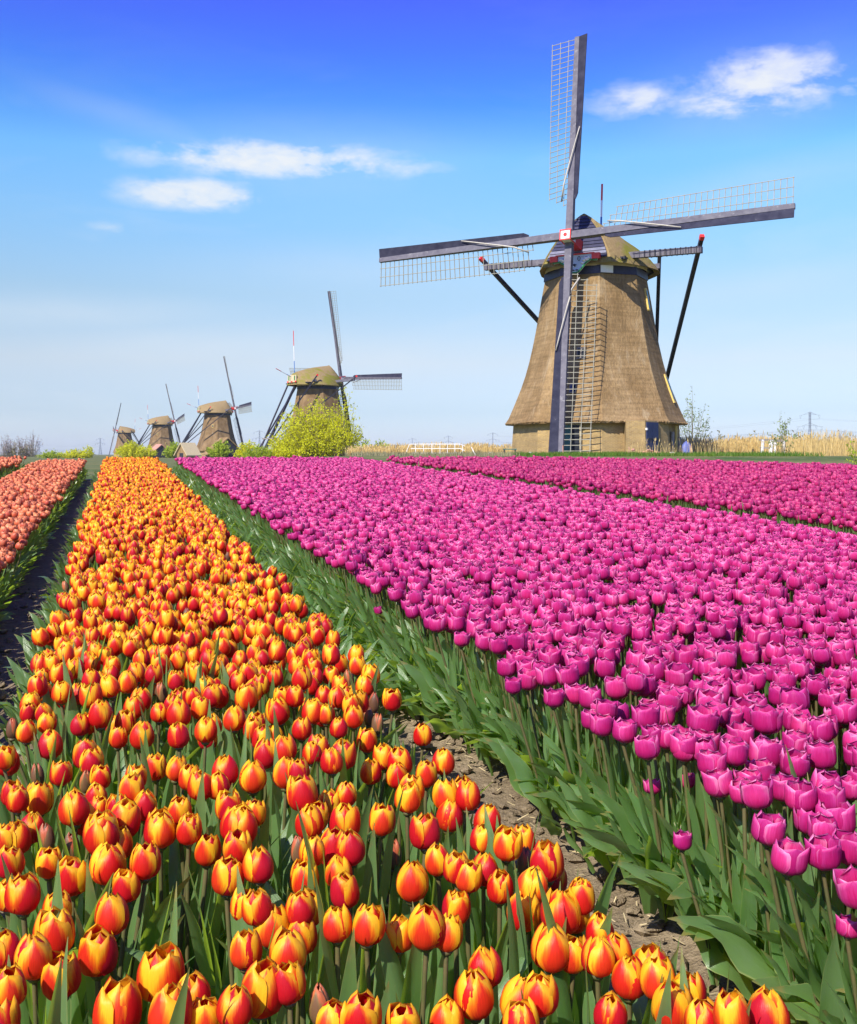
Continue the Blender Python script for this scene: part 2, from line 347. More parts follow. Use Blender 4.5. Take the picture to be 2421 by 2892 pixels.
M['bushgreen'] = plant_mat('bush_leaf', (.26, .36, .022), (.42, .50, .05), (.66, .78, .05), .46)
M['sapling'] = plant_mat('sapling_leaf', (.16, .22, .07), (.26, .32, .12), (.35, .42, .12), .35)
M['olive'] = plant_mat('olive_leaf', (.20, .19, .06), (.32, .28, .11), (.40, .36, .12), .3)
M['twig'] = simple('twig_bark', (.16, .135, .085), (.25, .21, .13), .85, 6.0)
M['bare'] = plant_mat('bare_twigs', (.34, .29, .29), (.44, .38, .37), (.4, .34, .32), .25)
M['reed'] = plant_mat('dry_reed', (.62, .44, .15), (.78, .60, .26), (.75, .55, .22), .35)
M['grass'] = plant_mat('grass_blade', (.06, .14, .015), (.14, .24, .03), (.24, .38, .03), .35)
M['grassdry'] = plant_mat('dry_grass_blade', (.24, .23, .11), (.36, .33, .19), (.34, .32, .15), .3)

# ------------------------------------------------------------------ ground
SL = 0.0307; G0 = .09                                   # the field climbs gently; level of its soil
def yend(x): return 20.2 - np.maximum(0, x - 2.5) * .78
def gz(x, y):
    x = np.asarray(x, float); y = np.asarray(y, float)
    ye = np.maximum(yend(x), 4.0)
    f = SL * np.minimum(y, ye) + G0
    low = .30 * (1 - sst(60, 110, y))
    z = f + (low - f) * sst(.8, 8, y - ye)
    d = sst(30, 52, y) * (1 - sst(95, 135, y)) * sst(-15, -4, x)
    return z * (1 - d) + 1.06 * d
def gzf(x, y): return float(gz(x, y))
def grid(name, xs, ys, zf, mat, kind='structure'):
    X, Y = np.meshgrid(xs, ys); Z = zf(X, Y); n, k = X.shape
    v = np.stack([X.ravel(), Y.ravel(), Z.ravel()], 1)
    idx = np.arange(n * k).reshape(n, k)
    f = np.stack([idx[:-1, :-1].ravel(), idx[:-1, 1:].ravel(), idx[1:, 1:].ravel(), idx[1:, :-1].ravel()], 1)
    me = bpy.data.meshes.new(name); me.from_pydata(v.tolist(), [], f.tolist()); me.materials.append(mat)
    me.polygons.foreach_set('use_smooth', np.ones(len(f), bool)); me.update()
    o = link(name, me); tag(o, kind=kind); return o
from mathutils import noise as mnoise
def fbm(x, y, s, o=4):
    return mnoise.fractal(Vector((x * s, y * s, 3.3)), 1.0, 2.1, o)
xs = np.concatenate([[-5000, -3500, -1500, -600, -250, -130], np.arange(-80, 81, 2.5), [130, 250, 600, 1500, 3500, 5000]])
ys = np.concatenate([[-300, -120, -40, -10], np.arange(0, 30, 1.0), np.arange(30, 145, 2.5), [170, 220, 300, 420, 600, 900, 1500, 2500, 3600, 5000]])
def meadow_z(X, Y):
    z = gz(X, Y); inside = (X > -10.5) & (X < 20) & (Y < yend(X) + .2) & (Y > -2.5)
    return np.where(inside, z - .12, z)
meadow = grid('meadow', xs, ys, meadow_z, M['meadow'])

# bed edges: X = off - 0.2923 * Y   (tulip rows run away to the upper left)
DIR = 0.2923
BEDS = {'farleft': (-6.5, -1.80), 'coral': (-1.47, -.62), 'red': (-.215, .725), 'pink': (1.13, 4.56), 'crimson': (5.10, 17.0)}
def bed_profile(off):
    """beds stand a little proud of the furrows"""
    z = np.full_like(off, -.05)
    for a, b_ in ((-6.5, -1.9), (-1.5, -.76), (-.36, .80), (1.25, 4.62), (5.2, 17.0)): z = np.maximum(z, -.05 + .05 * sst(a - .10, a + .04, off) * (1 - sst(b_ - .04, b_ + .10, off)))
    return z
def soil_z(X, Y):
    z = SL * Y + G0 + bed_profile(X + DIR * Y)
    nz_ = np.array([fbm(a, b_, 9.0) * .013 + fbm(a, b_, 26.0, 3) * .007 for a, b_ in zip(X.ravel(), Y.ravel())]).reshape(X.shape)
    return z + nz_
grid('field_soil', np.arange(-2.0, 2.61, .03), np.arange(.5, 5.51, .03), soil_z, M['soil'])
def soil_far(X, Y):
    z = SL * Y + G0 + bed_profile(X + DIR * Y)
    near = (X > -1.95) & (X < 2.55) & (Y > .55) & (Y < 5.4)
    z = np.where(near, z - .08, z)
    return np.where(Y > yend(X) + .35, z - .3, z)
grid('field_earth', np.arange(-10, 20.1, .2), np.arange(-2, 21.1, .25), soil_far, M['soil'])

def lump(mb, c, r, mi=0):
    t_ = (1 + 5 ** .5) / 2
    vs = [(-1, t_, 0), (1, t_, 0), (-1, -t_, 0), (1, -t_, 0), (0, -1, t_), (0, 1, t_), (0, -1, -t_), (0, 1, -t_), (t_, 0, -1), (t_, 0, 1), (-t_, 0, -1), (-t_, 0, 1)]
    fs = [(0, 11, 5), (0, 5, 1), (0, 1, 7), (0, 7, 10), (0, 10, 11), (1, 5, 9), (5, 11, 4), (11, 10, 2), (10, 7, 6), (7, 1, 8), (3, 9, 4), (3, 4, 2), (3, 2, 6), (3, 6, 8), (3, 8, 9), (4, 9, 5), (2, 4, 11), (6, 2, 10), (8, 6, 7), (9, 8, 1)]
    q = Euler((random.random() * 6, random.random() * 6, random.random() * 6)).to_matrix()
    sx = Vector((random.uniform(.7, 1.3), random.uniform(.7, 1.3), random.uniform(.4, .8)))
    mb.add([Vector(c) + Vector([a * b_ for a, b_ in zip(q @ Vector(v) * (r / 1.9) * random.uniform(.75, 1.2), sx)]) for v in vs], fs, mi)
mb = MB()
for i in range(1500):
    y = 1.0 + 6 * random.random() ** 1.5
    off = random.uniform(.85, 1.30) if random.random() < .68 else random.uniform(-.74, -.34)
    x = off - DIR * y; lump(mb, (x, y, SL * y + G0 - .042 + random.uniform(0, .008)), random.choice((.006, .009, .012, .018, .026)))
tag(mb.build('soil_clods', M['soil']), kind='stuff')
mb = MB()
for i in range(420):
    y = 1.0 + 4 * random.random() ** 1.4; off = random.uniform(.9, 1.28) if random.random() < .8 else random.uniform(-.74, -.36)
    x = off - DIR * y; a = random.random() * PI; L = random.uniform(.01, .045); z = SL * y + G0 - .03 + random.uniform(-.004, .006)
    mb.beam((x, y, z), (x + L * math.cos(a), y + L * math.sin(a), z + random.uniform(-.004, .01)), .0022, .0012)
tag(mb.build('straw_litter', M['straw']), kind='stuff')

# light spring haze over the polder: one closed box of thin even air round everything
m, t, out = new_mat('haze')
pv = t.node('ShaderNodeVolumePrincipled', None, Color=(.86, .94, 1.0, 1), Density=.00009); t.l.new(pv.outputs[0], out.inputs[1])
q = MB(); q.box((0, 2300, 31), (10400, 5600, 66)); tag(q.build('haze', m), kind='stuff')

# ------------------------------------------------------------------ windmills
def octa(r, z, a0, k): a = a0 + R(45) * k; return Vector((r * math.sin(a), -r * math.cos(a), z))
BODY = [(2.10, 6.03), (2.45, 5.80), (3.0, 5.56), (3.7, 5.27), (4.4, 4.99), (5.3, 4.68), (6.2, 4.43), (7.2, 4.20), (8.2, 4.00), (9.2, 3.82), (10.2, 3.65), (11.0, 3.50), (11.65, 3.38)]
def facet_strip(mb, rings, a0, sub=5):
    for k in range(8):
        vs, fs, uv = [], [], []
        for z, r in rings:
            p, q = octa(r, z, a0, k), octa(r, z, a0, k + 1); L = (q - p).length
            for i in range(sub + 1):
                vs.append(p.lerp(q, i / sub)); uv.append((k * 6.3 + L * (i / sub - .5), z))
        n = sub + 1
        for j in range(len(rings) - 1):
            for i in range(sub): fs.append((j * n + i, j * n + i + 1, (j + 1) * n + i + 1, (j + 1) * n + i))
        mb.add(vs, fs, 0, uv)
def ring_cap(mb, r0, z0, r1, z1, a0):
    for k in range(8): mb.add([octa(r0, z0, a0, k), octa(r0, z0, a0, k + 1), octa(r1, z1, a0, k + 1), octa(r1, z1, a0, k)], [(0, 1, 2, 3)])

def facet_frame(a0, k, z, r, du=0.0):
    """a point on facet k (between vertices k and k+1), with its outward normal and its sideways direction"""
    am = a0 + R(45) * (k + .5); n = Vector((math.sin(am), -math.cos(am), 0)); s_ = Vector((math.cos(am), math.sin(am), 0))
    return n * (r * math.cos(R(22.5))) + s_ * du + Vector((0, 0, z)), n, s_
def body_r(z):
    for (z0, r0), (z1, r1) in zip(BODY, BODY[1:]):
        if z <= z1: return r0 + (r1 - r0) * (z - z0) / (z1 - z0)
    return BODY[-1][1]

def windmill(x, y, z, yaw, label, sail_rot=0.0, a0=-2.0, cap='cap_main', big=False, sail_len=13.95, scale=1.0, pole=(-5.0, 14.2, 5.2), tilt=12):
    root = empty('windmill', (x, y, z)); root.scale = (scale,) * 3
    tag(root, label, 'windmill', 'windmills beyond the tulip field')
    a0 = R(a0); yw = R(yaw)
    f = Vector((-math.sin(yw), -math.cos(yw), 0)); r = Vector((math.cos(yw), -math.sin(yw), 0)); up = Vector((0, 0, 1))
    C = lambda a, b, zz: r * a + f * b + up * zz
    CM = Matrix((r, -f, up)).transposed()                  # cap frame: x sideways, y to the rear
    # brick base
    mb = MB(); facet_strip(mb, [(-.6, 5.66), (0, 5.62), (2.3, 5.47)], a0, 2); base = mb.build('brick_base', M['brick'], root)
    mb = MB(); facet_strip(mb, BODY, a0, 6); ring_cap(mb, 5.40, 2.34, 6.00, 1.98, a0); ring_cap(mb, 6.00, 1.98, 6.03, 2.10, a0)
    for k in range(420 if big else 0):                     # ragged reed ends along the skirt
        fk = random.randrange(8); u_ = random.random(); p = octa(6.03, 2.12, a0, fk).lerp(octa(6.03, 2.12, a0, fk + 1), u_)
        mb.beam(p, p * 1.0 + Vector((p.x * .006, p.y * .006, -random.uniform(.03, .11))), random.uniform(.06, .16), .04)
    body = mb.build('thatched_body', M['thatch' if big else 'thatch_dark'], root, True)
    mb = MB(); facet_strip(mb, [(11.6, 3.46), (12.13, 3.42)], a0, 1); ring_cap(mb, 3.42, 12.13, 3.0, 12.13, a0); ring_cap(mb, 3.3, 11.6, 3.46, 11.6, a0)
    mb.build('navy_collar', M['navy'], root)
    mb = MB(); n = 40
    for (z0, z1, r0, r1) in ((12.10, 12.62, 3.36, 3.40),):
        for k in range(n):
            a, b_ = 2 * PI * k / n, 2 * PI * (k + 1) / n
            mb.add([(r0 * math.sin(a), -r0 * math.cos(a), z0), (r0 * math.sin(b_), -r0 * math.cos(b_), z0), (r1 * math.sin(b_), -r1 * math.cos(b_), z1), (r1 * math.sin(a), -r1 * math.cos(a), z1)], [(0, 1, 2, 3)])
    mb.build('cream_ring', M['cream'], root, True)
    # windows on the thatch
    def window(k, zc, du, ww, hh, frame='yellowpaint', lean=True):
        rr = body_r(zc); p, nn, ss = facet_frame(a0, k, zc, rr, du)
        slope = (body_r(zc + .3) - body_r(zc - .3)) / .6 * math.cos(R(22.5)); tv = (up + nn * slope).normalized(); no = ss.cross(tv); no = no if no.dot(nn) > 0 else -no
        rot = Matrix((ss, no, tv)).transposed()
        q = MB(); q.box(p + no * .03, (ww, .16, hh), rot); wnd = q.build('window', M[frame], root)
        q = MB()
        for sx in (-1, 1): q.box(p + no * .10 + ss * sx * ww * .22, (ww * .34, .06, hh * .78), rot)
        q.build('pane', M['glass'], wnd)
    # cap: boat-shaped thatch hull
    Z0 = 12.52
    secs = [(1.55, 3.05, 3.02), (.3, 3.45, 2.84), (-1.0, 3.62, 2.62), (-2.3, 3.40, 2.34), (-3.5, 2.75, 2.0), (-4.5, 2.0, 1.66), (-5.0, 1.45, 1.45)]
    NP = 18; ex = 1.30; vs = []; fs = []
    def prof(w_, h_, i):
        th = PI * i / NP; cx, sx_ = math.cos(th), math.sin(th)
        return (math.copysign(abs(cx) ** (2 / ex), cx) * w_, max(0, sx_) ** (2 / ex) * h_)
    def front(i, g=0.0):
        a, zz = prof(2.15, 3.2, i); return (a, 3.55 - 1.35 * (zz / 3.2) + g, zz)
    allsec = [[front(i) for i in range(NP + 1)], [(prof(2.75, 3.08, i)[0], 2.45 - .15 * prof(2.75, 3.16, i)[1] / 3, prof(2.75, 3.16, i)[1]) for i in range(NP + 1)]]
    allsec += [[(prof(w_, h_, i)[0], b_, prof(w_, h_, i)[1]) for i in range(NP + 1)] for b_, w_, h_ in secs]
    for s_ in allsec:
        for a, b_, zz in s_:
            drop = -.34 * (1 - min(1, zz / 1.1)) ** 2
            vs.append(C(a * (1 + .10 * (1 - min(1, zz / 1.4)) ** 2), b_, Z0 + zz + drop))
    n = NP + 1
    for j in range(len(allsec) - 1):
        for i in range(NP): fs.append((j * n + i, (j + 1) * n + i, (j + 1) * n + i + 1, j * n + i + 1))
    mb = MB(); mb.add(vs, fs)
    # thickness under the eaves
    ei = [j * n for j in range(len(allsec))]; eo = [j * n + NP for j in range(len(allsec))]
    for lst, sg in ((ei, 1), (eo, -1)):
        for p_, q_ in zip(lst, lst[1:]):
            A, B = vs[p_], vs[q_]; inn = -r * sg * .45 + up * .10
            mb.add([A, B, B + inn, A + inn], [(0, 1, 2, 3)])
    mb.add([v for v in vs[-n:]], [tuple(range(n))])
    mb.add([v - f * .02 for v in vs[:n]], [tuple(range(n))])
    capo = mb.build('thatched_cap', M[cap], root, True)
    me = capo.data
    if hasattr(me, 'set_sharp_from_angle'): me.set_sharp_from_angle(angle=R(40))
    mb = MB(); mb.box(C(0, -.7, 12.50), (5.9, 7.0, .16), CM); mb.build('cap_floor', M['tar'], root)
    # gable boards closing the cap's front
    gb = MB(); gb.box(C(0, 3.42, Z0 + .1), (3.9, .12, .12), CM); gable = gb.build('gable', M['navy'], root)
    NBD = 13 if big else 7
    for j in range(NBD):
        z0_, z1_ = 3.0 * j / NBD + .02, 3.0 * (j + 1) / NBD
        def half(zz): return 2.15 * max(0, 1 - (min(zz, 3.19) / 3.2) ** ex) ** (1 / ex) - .10
        h0, h1 = half(z0_), half(z1_)
        if h0 < .12: continue
        h1 = max(h1, .04)
        bq = lambda zz, g: 3.55 - 1.35 * (zz / 3.2) + g
        q = MB(); pts = []
        for g in (-.02, .07):
            lo = .055 if g > 0 else 0
            pts += [C(-h0, bq(z0_, g + lo), Z0 + z0_), C(h0, bq(z0_, g + lo), Z0 + z0_), C(h1, bq(z1_, g), Z0 + z1_), C(-h1, bq(z1_, g), Z0 + z1_)]
        q.add(pts, [(3, 2, 1, 0), (4, 5, 6, 7), (0, 1, 5, 4), (1, 2, 6, 5), (2, 3, 7, 6), (3, 0, 4, 7)])
        q.build('board', M['slate'] if j in (1, 2) else M['navy'], gable)
    # rear box of the cap
    q = MB(); q.box(C(0, -5.08, Z0 + .62), (2.3, .16, 1.15), CM); tail = q.build('tail_board', M['cream'], root)
    q = MB()
    for sx in (-.75, .75): q.box(C(sx, -5.18, Z0 + .72), (.22, .06, .7), CM)
    q.build('stripe', M['green'], tail)
    q = MB()
    for sx in (-1.05, 0, 1.05): q.box(C(sx, -5.18, Z0 + .14), (.34, .06, .24), CM)
    q.build('stripe', M['red'], tail)
    # decorated board under the gable
    sb = MB(); prof_ = [(-1.62, -.05), (-1.45, -.42), (-1.05, -.36), (-.75, -.55), (-.38, -.95), (-.18, -1.12), (.18, -1.12), (.38, -.95), (.75, -.55), (1.05, -.36), (1.45, -.42), (1.62, -.05)]
    zb = Z0 + .18; bb = 3.72
    up_edge = [(a, .0) for a, _ in prof_]
    vs_ = []
    for g in (0, .1): vs_ += [C(a, bb + g, zb + h) for a, h in prof_] + [C(1.62, bb + g, zb + .05), C(-1.62, bb + g, zb + .05)]
    nn_ = 14; sb.add(vs_, [tuple(range(nn_ - 1, -1, -1)), tuple(range(nn_, 2 * nn_))] + [(i, (i + 1) % nn_, nn_ + (i + 1) % nn_, nn_ + i) for i in range(nn_)])
    sign = sb.build('beard_board', M['skyblue'], root)
    q = MB()
    q.tube([C(a, bb + .12, zb + h + .04) for a, h in prof_], .055, n=5); q.build('scroll_border', M['green'], sign)
    q = MB()
    for sx in (-1, 1): q.box(C(sx * 1.42, bb + .10, zb - .12), (.52, .26, .36), CM)
    q.box(C(0, bb + .08, zb + .08), (2.6, .2, .08), CM); q.build('corner_block', M['red'], sign)
    q = MB()
    for sx in (-1, 1):
        for (a, h, s_) in ((.78, -.26, .16), (.62, -.34, .15), (.94, -.20, .13), (.70, -.20, .12), (.52, -.50, .11), (.86, -.34, .10)): lump(q, C(sx * a, bb + .12, zb + h), s_)
    q.build('carved_scroll', M['white'], sign)
    if big:
        q = MB(); N = 18
        q.tube([C(.28 + .085 * math.cos(2 * PI * i / N), bb + .13, zb - .20 + .125 * math.sin(2 * PI * i / N)) for i in range(N + 1)], .022, n=5)   # the letter O
        for a in (.47, .56, .76): lump(q, C(a, bb + .12, zb - .10 - .02 * (a > .5)), .035)
        for a in (-.80, -.66, -.52): lump(q, C(a, bb + .12, zb - .14), .045)
        for a in (-.12, .12): lump(q, C(a, bb + .12, zb - .92), .10)
        lump(q, C(-.05, bb + .12, zb - .58), .09); lump(q, C(.05, bb + .12, zb - .58), .09); lump(q, C(0, bb + .12, zb - .66), .07)
        q.build('lettering', M['navy'], sign)
    # windshaft, hub and sails
    HB, HZ_ = 4.9, 13.66; T = R(tilt); nx = (f * math.cos(T) + up * math.sin(T)); uu = (-f * math.sin(T) + up * math.cos(T))
    hub = f * HB + up * HZ_
    q = MB(); q.beam(hub - nx * 2.2, hub - nx * .3, .62, .62, up=uu); q.build('windshaft', M['red'], root)
    HM = Matrix((r, nx, uu)).transposed(); sr = R(sail_rot)
    HM = HM @ Matrix.Rotation(-sr, 3, 'Y')
    q = MB(); q.box(hub + nx * .12, (.66, .95, .62), HM); hubo = q.build('hub', M['white'], root)
    q = MB()
    for sx in (-1, 1):
        q.box(hub + HM @ Vector((sx * .33, .60, 0)), (.07, .05, .70), HM); q.box(hub + HM @ Vector((0, .60, sx * .31)), (.60, .05, .07), HM)
        q.box(hub + HM @ Vector((sx * .335, .12, .31)), (.06, .93, .06), HM); q.box(hub + HM @ Vector((sx * .335, .12, -.31)), (.06, .93, .06), HM)
    for k in range(4):
        q.box(hub + nx * .61, (.07, .04, .24), HM @ Matrix.Rotation(k * PI / 4, 3, 'Y'))
    q.build('hub_trim', M['red'], hubo)
    L = sail_len
    for k in range(4):
        al = sr + k * PI / 2
        d = uu * math.cos(al) - r * math.sin(al); t_ = -uu * math.sin(al) - r * math.cos(al)
        ax = nx * (.30 if k % 2 else -.16)
        h0 = hub + ax
        q = MB(); q.beam(h0 + d * .15, h0 + d * L, .46, .40, .30, .22, up=nx)
        sail = q.build('sail', M['stock'], root)
        q = MB()                                           # leading board, angled a little off the stock
        tb = (-t_ * math.cos(R(14)) + nx * math.sin(R(14))).normalized()
        nb = 1 if not big else 1
        q.add([], [])
        p0, p1 = 2.55, L - .02
        def wb(rr): return .62 if rr > 3.2 else .38
        pts = []
        for g in (0, .05):
            nb_ = d.cross(tb) * g
            for rr in (p0, p0 + .35, p1): pts += [h0 + d * rr + tb * .14 + nb_ + nx * .06, h0 + d * rr + tb * (.14 + (wb(rr) if rr > p0 else .22)) + nb_ + nx * .06]
        q.add(pts, [(0, 1, 3, 2), (2, 3, 5, 4), (8, 9, 7, 6), (10, 11, 9, 8), (0, 6, 7, 1), (1, 7, 9, 3), (3, 9, 11, 5), (5, 11, 10, 4), (4, 10, 8, 2), (2, 8, 6, 0)])
        q.build('wind_board', M['board'], sail)
        # lattice, twisted from root to tip
        def lat(rr, s_):
            wv = R(20 - 15 * (rr - 2) / (L - 2)); return h0 + d * rr + (t_ * math.cos(wv) - nx * math.sin(wv)) * s_
        W = 1.80; NB = 33; th_ = .038 if big else .045
        joined = MB()
        for j in range(NB):
            rr = 2.35 + (L - .12 - 2.35) * j / (NB - 1); w_ = W if j > 1 else (W * 2 / 3 if j == 1 else W / 3)
            q = MB() if big else joined
            q.beam(lat(rr, -.10), lat(rr, w_ + .06), th_, th_, up=nx)
            if big: q.build('lattice_bar', M['bar'], sail)
        for m_ in (1, 2, 3):
            q = MB() if big else joined; j0 = 3 - m_; j0 = (0, 1, 2)[m_ - 1]
            rs = [2.35 + (L - .12 - 2.35) * j0 / (NB - 1) - .08]; rs += [rs[0] + (L - .05 - rs[0]) * i / 10 for i in range(1, 11)]
            for a_, b_ in zip(rs, rs[1:]): q.beam(lat(a_, W * m_ / 3) + nx * .03, lat(b_, W * m_ / 3) + nx * .03, th_, th_ * .7, up=nx)
            if big: q.build('lattice_bar', M['bar'], sail)
        if not big: joined.build('lattice', M['bar'], sail)
        # furled canvas rope wound across the arm
        q = MB(); pts = [lat(2.6, .75) + nx * .1]
        for i in range(1, 9):
            u_ = i / 8; rr = 2.9 + 4.4 * u_; pts.append(h0 + d * rr + t_ * (.55 - 1.05 * u_) + nx * (.30 + .05 * math.sin(u_ * PI)))
        q.tube(pts, .055, .035, 6); q.build('furled_canvas', M['canvas'], sail, True)
    # tail beams and braces
    q = MB(); q.beam(C(-7.5, 1.5, 12.95), C(7.5, 1.5, 12.78), .40, .40); lb = q.build('long_beam', M['stock'], root)
    if big:
        for sx in (-1, 1):
            for k in range(11):
                q = MB(); a = sx * (3.9 + k * .33); q.box(C(a, 1.5, 12.865 - .011 * a), (.06, .46, .44), CM); q.build('iron_band', M['tar'], lb)
    q = MB(); q.beam(C(-3.5, -3.0, 12.8), C(3.5, -3.0, 12.8), .34, .34); q.build('short_beam', M['stock'], root)
    foot = C(0, -11.2, 1.1)
    for sx, bb_, aa in ((-1, 1.5, 7.2), (1, 1.5, 7.2), (-1, -3.0, 3.3), (1, -3.0, 3.3)):
        top = C(sx * aa, bb_ - .3, 12.85); dv = (top - foot).normalized()
        q = MB(); ft_ = foot + r * sx * .5 + up * (.6 if bb_ > 0 else 0)
        q.beam(ft_, top + dv * .85, .24 if big else .19, .24 if big else .19); br_ = q.build('brace', M['tar'], root)
        q = MB(); q.beam(top + dv * .84, top + dv * 1.12, .27, .27); q.build('brace_tip', M['red'], br_)
    q = MB(); q.beam(foot - up * .9, C(0, -4.2, 12.6), .40, .40, .30, .30); q.build('tail_pole', M['tar'], root)
    q = MB(); q.beam(C(-1.6, -9.6, 3.6), C(1.6, -9.6, 3.6), .2, .2); q.build('winch_beam', M['greywood'], root)
    # flag poles in red, white and blue bands
    def banded(p0, p1, rad):
        p0, p1 = Vector(p0), Vector(p1); po = None
        for i, key in enumerate(('flagblue', 'white', 'red')):
            q = MB(); a, b_ = p0.lerp(p1, i / 3), p0.lerp(p1, (i + 1) / 3 - .002); q.tube([a, b_], rad, n=6)
            if po is None: po = q.build('flag_pole', M[key], root)
            else: q.build('painted_band', M[key], po)
    pb, pz, pl = pole
    banded(C(0, pb, pz), C(0, pb - .25, pz + pl), .07 if big else .06)
    banded(C(.2, -5.0, 13.4), C(1.4 if big else 0, -8.2 if not big else -6.6, 14.6), .08 if big else .055)
    if not big:
        window(0, 5.2, .3, .5, .8); window(7, 8.6, .2, .5, .8); window(1, 5.0, 0, .5, .8)
    return root, base, a0, window, C, CM, facet_frame, f, r

mx, my, mz = 11.18, 71.0, 1.10
root, base, a0, window, C, CM, FF, f_, r_ = windmill(mx, my, mz, 29, 'huge thatched windmill with white hub and square brick base, tallest and closest of the mills', 1.4, tilt=9.5, sail_len=13.7, a0=-5.0, big=True, pole=(-1.0, 15.0, 3.4))
window(7, 6.44, .42, .55, .75, 'greywood'); window(7, 4.15, .10, .45, .6, 'greywood')
window(1, 10.2, .3, .34, 1.5, 'yellowpaint'); window(1, 4.35, 1.15, .34, 2.0, 'yellowpaint')
# green door standing half open, left of the lattice
p, n_, s_ = FF(a0, 7, .95, 5.58, .22)
rot = Matrix((s_, n_, Vector((0, 0, 1)))).transposed()
q = MB(); q.box(p + n_ * .05, (1.22, .12, 2.0), rot); q.box(p + n_ * .09 - s_ * .58, (.12, .14, 2.0), rot); q.box(p + n_ * .09 + s_ * .58, (.12, .14, 2.0), rot)
fr = q.build('doorway', M['cream'], root)
q = MB(); q.box(p + n_ * .125 + s_ * .27, (.50, .03, 1.86), rot); q.build('doorway_shade_panel', M['glass'], fr)  # flat dark panel, painted stand-in for the shade inside the open doorway
q = MB(); q.box(p + n_ * .16 - s_ * .27, (.52, .07, 1.86), rot); dr = q.build('door', M['doorgreen'], root)
q = MB()
for zz in (-.6, 0, .6): q.box(p + n_ * .20 - s_ * .27 + Vector((0, 0, zz)), (.44, .03, .05), rot)
q.build('ledge', M['doorgreen'], dr)
q = MB(); q.box(p + n_ * .22 - s_ * .08 + Vector((0, 0, 0)), (.05, .05, .16), rot); q.build('handle', M['white'], dr)
# brick porch jutting out under the thatch, blue double door on its shaded side
P = [(.94, -5.95), (2.07, -6.0), (3.95, -4.0), (.98, -4.6)]
q = MB(); vs = [(a, b, zz) for zz in (-.5, 2.12) for a, b in P]; uvp = []
q.add(vs, [(0, 1, 5, 4), (1, 2, 6, 5), (3, 0, 4, 7), (4, 5, 6, 7)], 0, [(a + b * .7, zz) for a, b, zz in vs]); porch = q.build('porch', M['brick'], root)
A, B = Vector((2.07, -6.0, 0)), Vector((3.95, -4.0, 0)); sd = (B - A).normalized(); nd = Vector((sd.y, -sd.x, 0)); rot = Matrix((sd, nd, Vector((0, 0, 1)))).transposed()
for k, uc in enumerate((.45, 1.12)):
    q = MB(); q.box(A + sd * uc + nd * .04 + Vector((0, 0, 1.05)), (.64, .07, 1.95), rot); dd = q.build('blue_door', M['doorblue'], porch)
    q = MB(); q.box(A + sd * uc + nd * .09 + Vector((0, 0, 1.0)), (.56, .04, .08), rot); q.build('crossbar', M['tar'], dd)
q = MB(); q.box(A + sd * .12 + nd * .05 + Vector((0, 0, 1.6)), (.12, .1, .14), rot); q.build('door_lamp', M['white'], porch)
for k, (u_, ww, hh, key) in enumerate(((-.2, .5, 1.5, 'greywood'), (.7, .22, 1.9, 'yellowpaint'), (1.5, .5, 1.2, 'greywood'))):
    p, n_, s_ = FF(a0, 1, hh / 2, 5.6, u_); rt = Matrix((s_, n_, Vector((0, 0, 1)))).transposed()
    q = MB(); q.box(p + n_ * .06, (ww, .1, hh), rt); q.build('shutter', M[key], root)
p, n_, s_ = FF(a0, 7, 11.86, 3.5, 1.02); rot = Matrix((s_, n_, Vector((0, 0, 1)))).transposed()
p, n_, s_ = FF(a0, 0, 11.86, 3.5, -.85); rot = Matrix((s_, n_, Vector((0, 0, 1)))).transposed()
q = MB(); q.box(p + n_ * .05, (.85, .08, .46), rot); q.build('white_plaque', M['white'], root)

def px2x(px, d): return (px - CX) / F * d
windmill(px2x(898, 172), 172, 0, 227, 'thatched windmill with mossy green cap rising behind the yellow willow bush', 3, 20, 'cap_moss', sail_len=14.4, pole=(-4.6, 13.6, 7.2))
windmill(px2x(614, 285), 285, 0, 244, 'brown capped windmill with dark diagonal braces beside a pale hut roof', -1, 12, 'cap_brown', sail_len=14.2)
windmill(px2x(457, 395), 395, 0, 243, 'second smallest windmill, rising between two yellow-green bushes', -6, 8, 'cap_brown', sail_len=14.2)
windmill(px2x(352, 545), 545, 0, 70, 'smallest and most distant windmill, its hub turned to the left', -7, 30, 'cap_brown', sail_len=14.2)

# ------------------------------------------------------------------ trees, bushes, reeds, grass
def leaf_quads(mb, pts, size, mi=0, up_bias=.3):
    n = len(pts)
    if n == 0: return
    d = RNG.normal(size=(n, 3)); d[:, 2] += up_bias; d /= np.linalg.norm(d, axis=1)[:, None]
    e = RNG.normal(size=(n, 3)); e -= d * (d * e).sum(1)[:, None]; e /= np.linalg.norm(e, axis=1)[:, None]
    s_ = size * RNG.uniform(.6, 1.3, n)[:, None]; P = np.asarray(pts)
    a = P - d * s_; c = P + d * s_; b = P + e * s_ * .42; dd = P - e * s_ * .42
    o = len(mb.v); V = np.stack([a, b, c, dd], 1).reshape(-1, 3)
    mb.v.extend(map(tuple, V.tolist())); mb.f.extend([[o + 4 * i, o + 4 * i + 1, o + 4 * i + 2, o + 4 * i + 3] for i in range(n)])
    mb.mi.extend([mi] * n); mb.uv.extend([(0, 0)] * (4 * n))
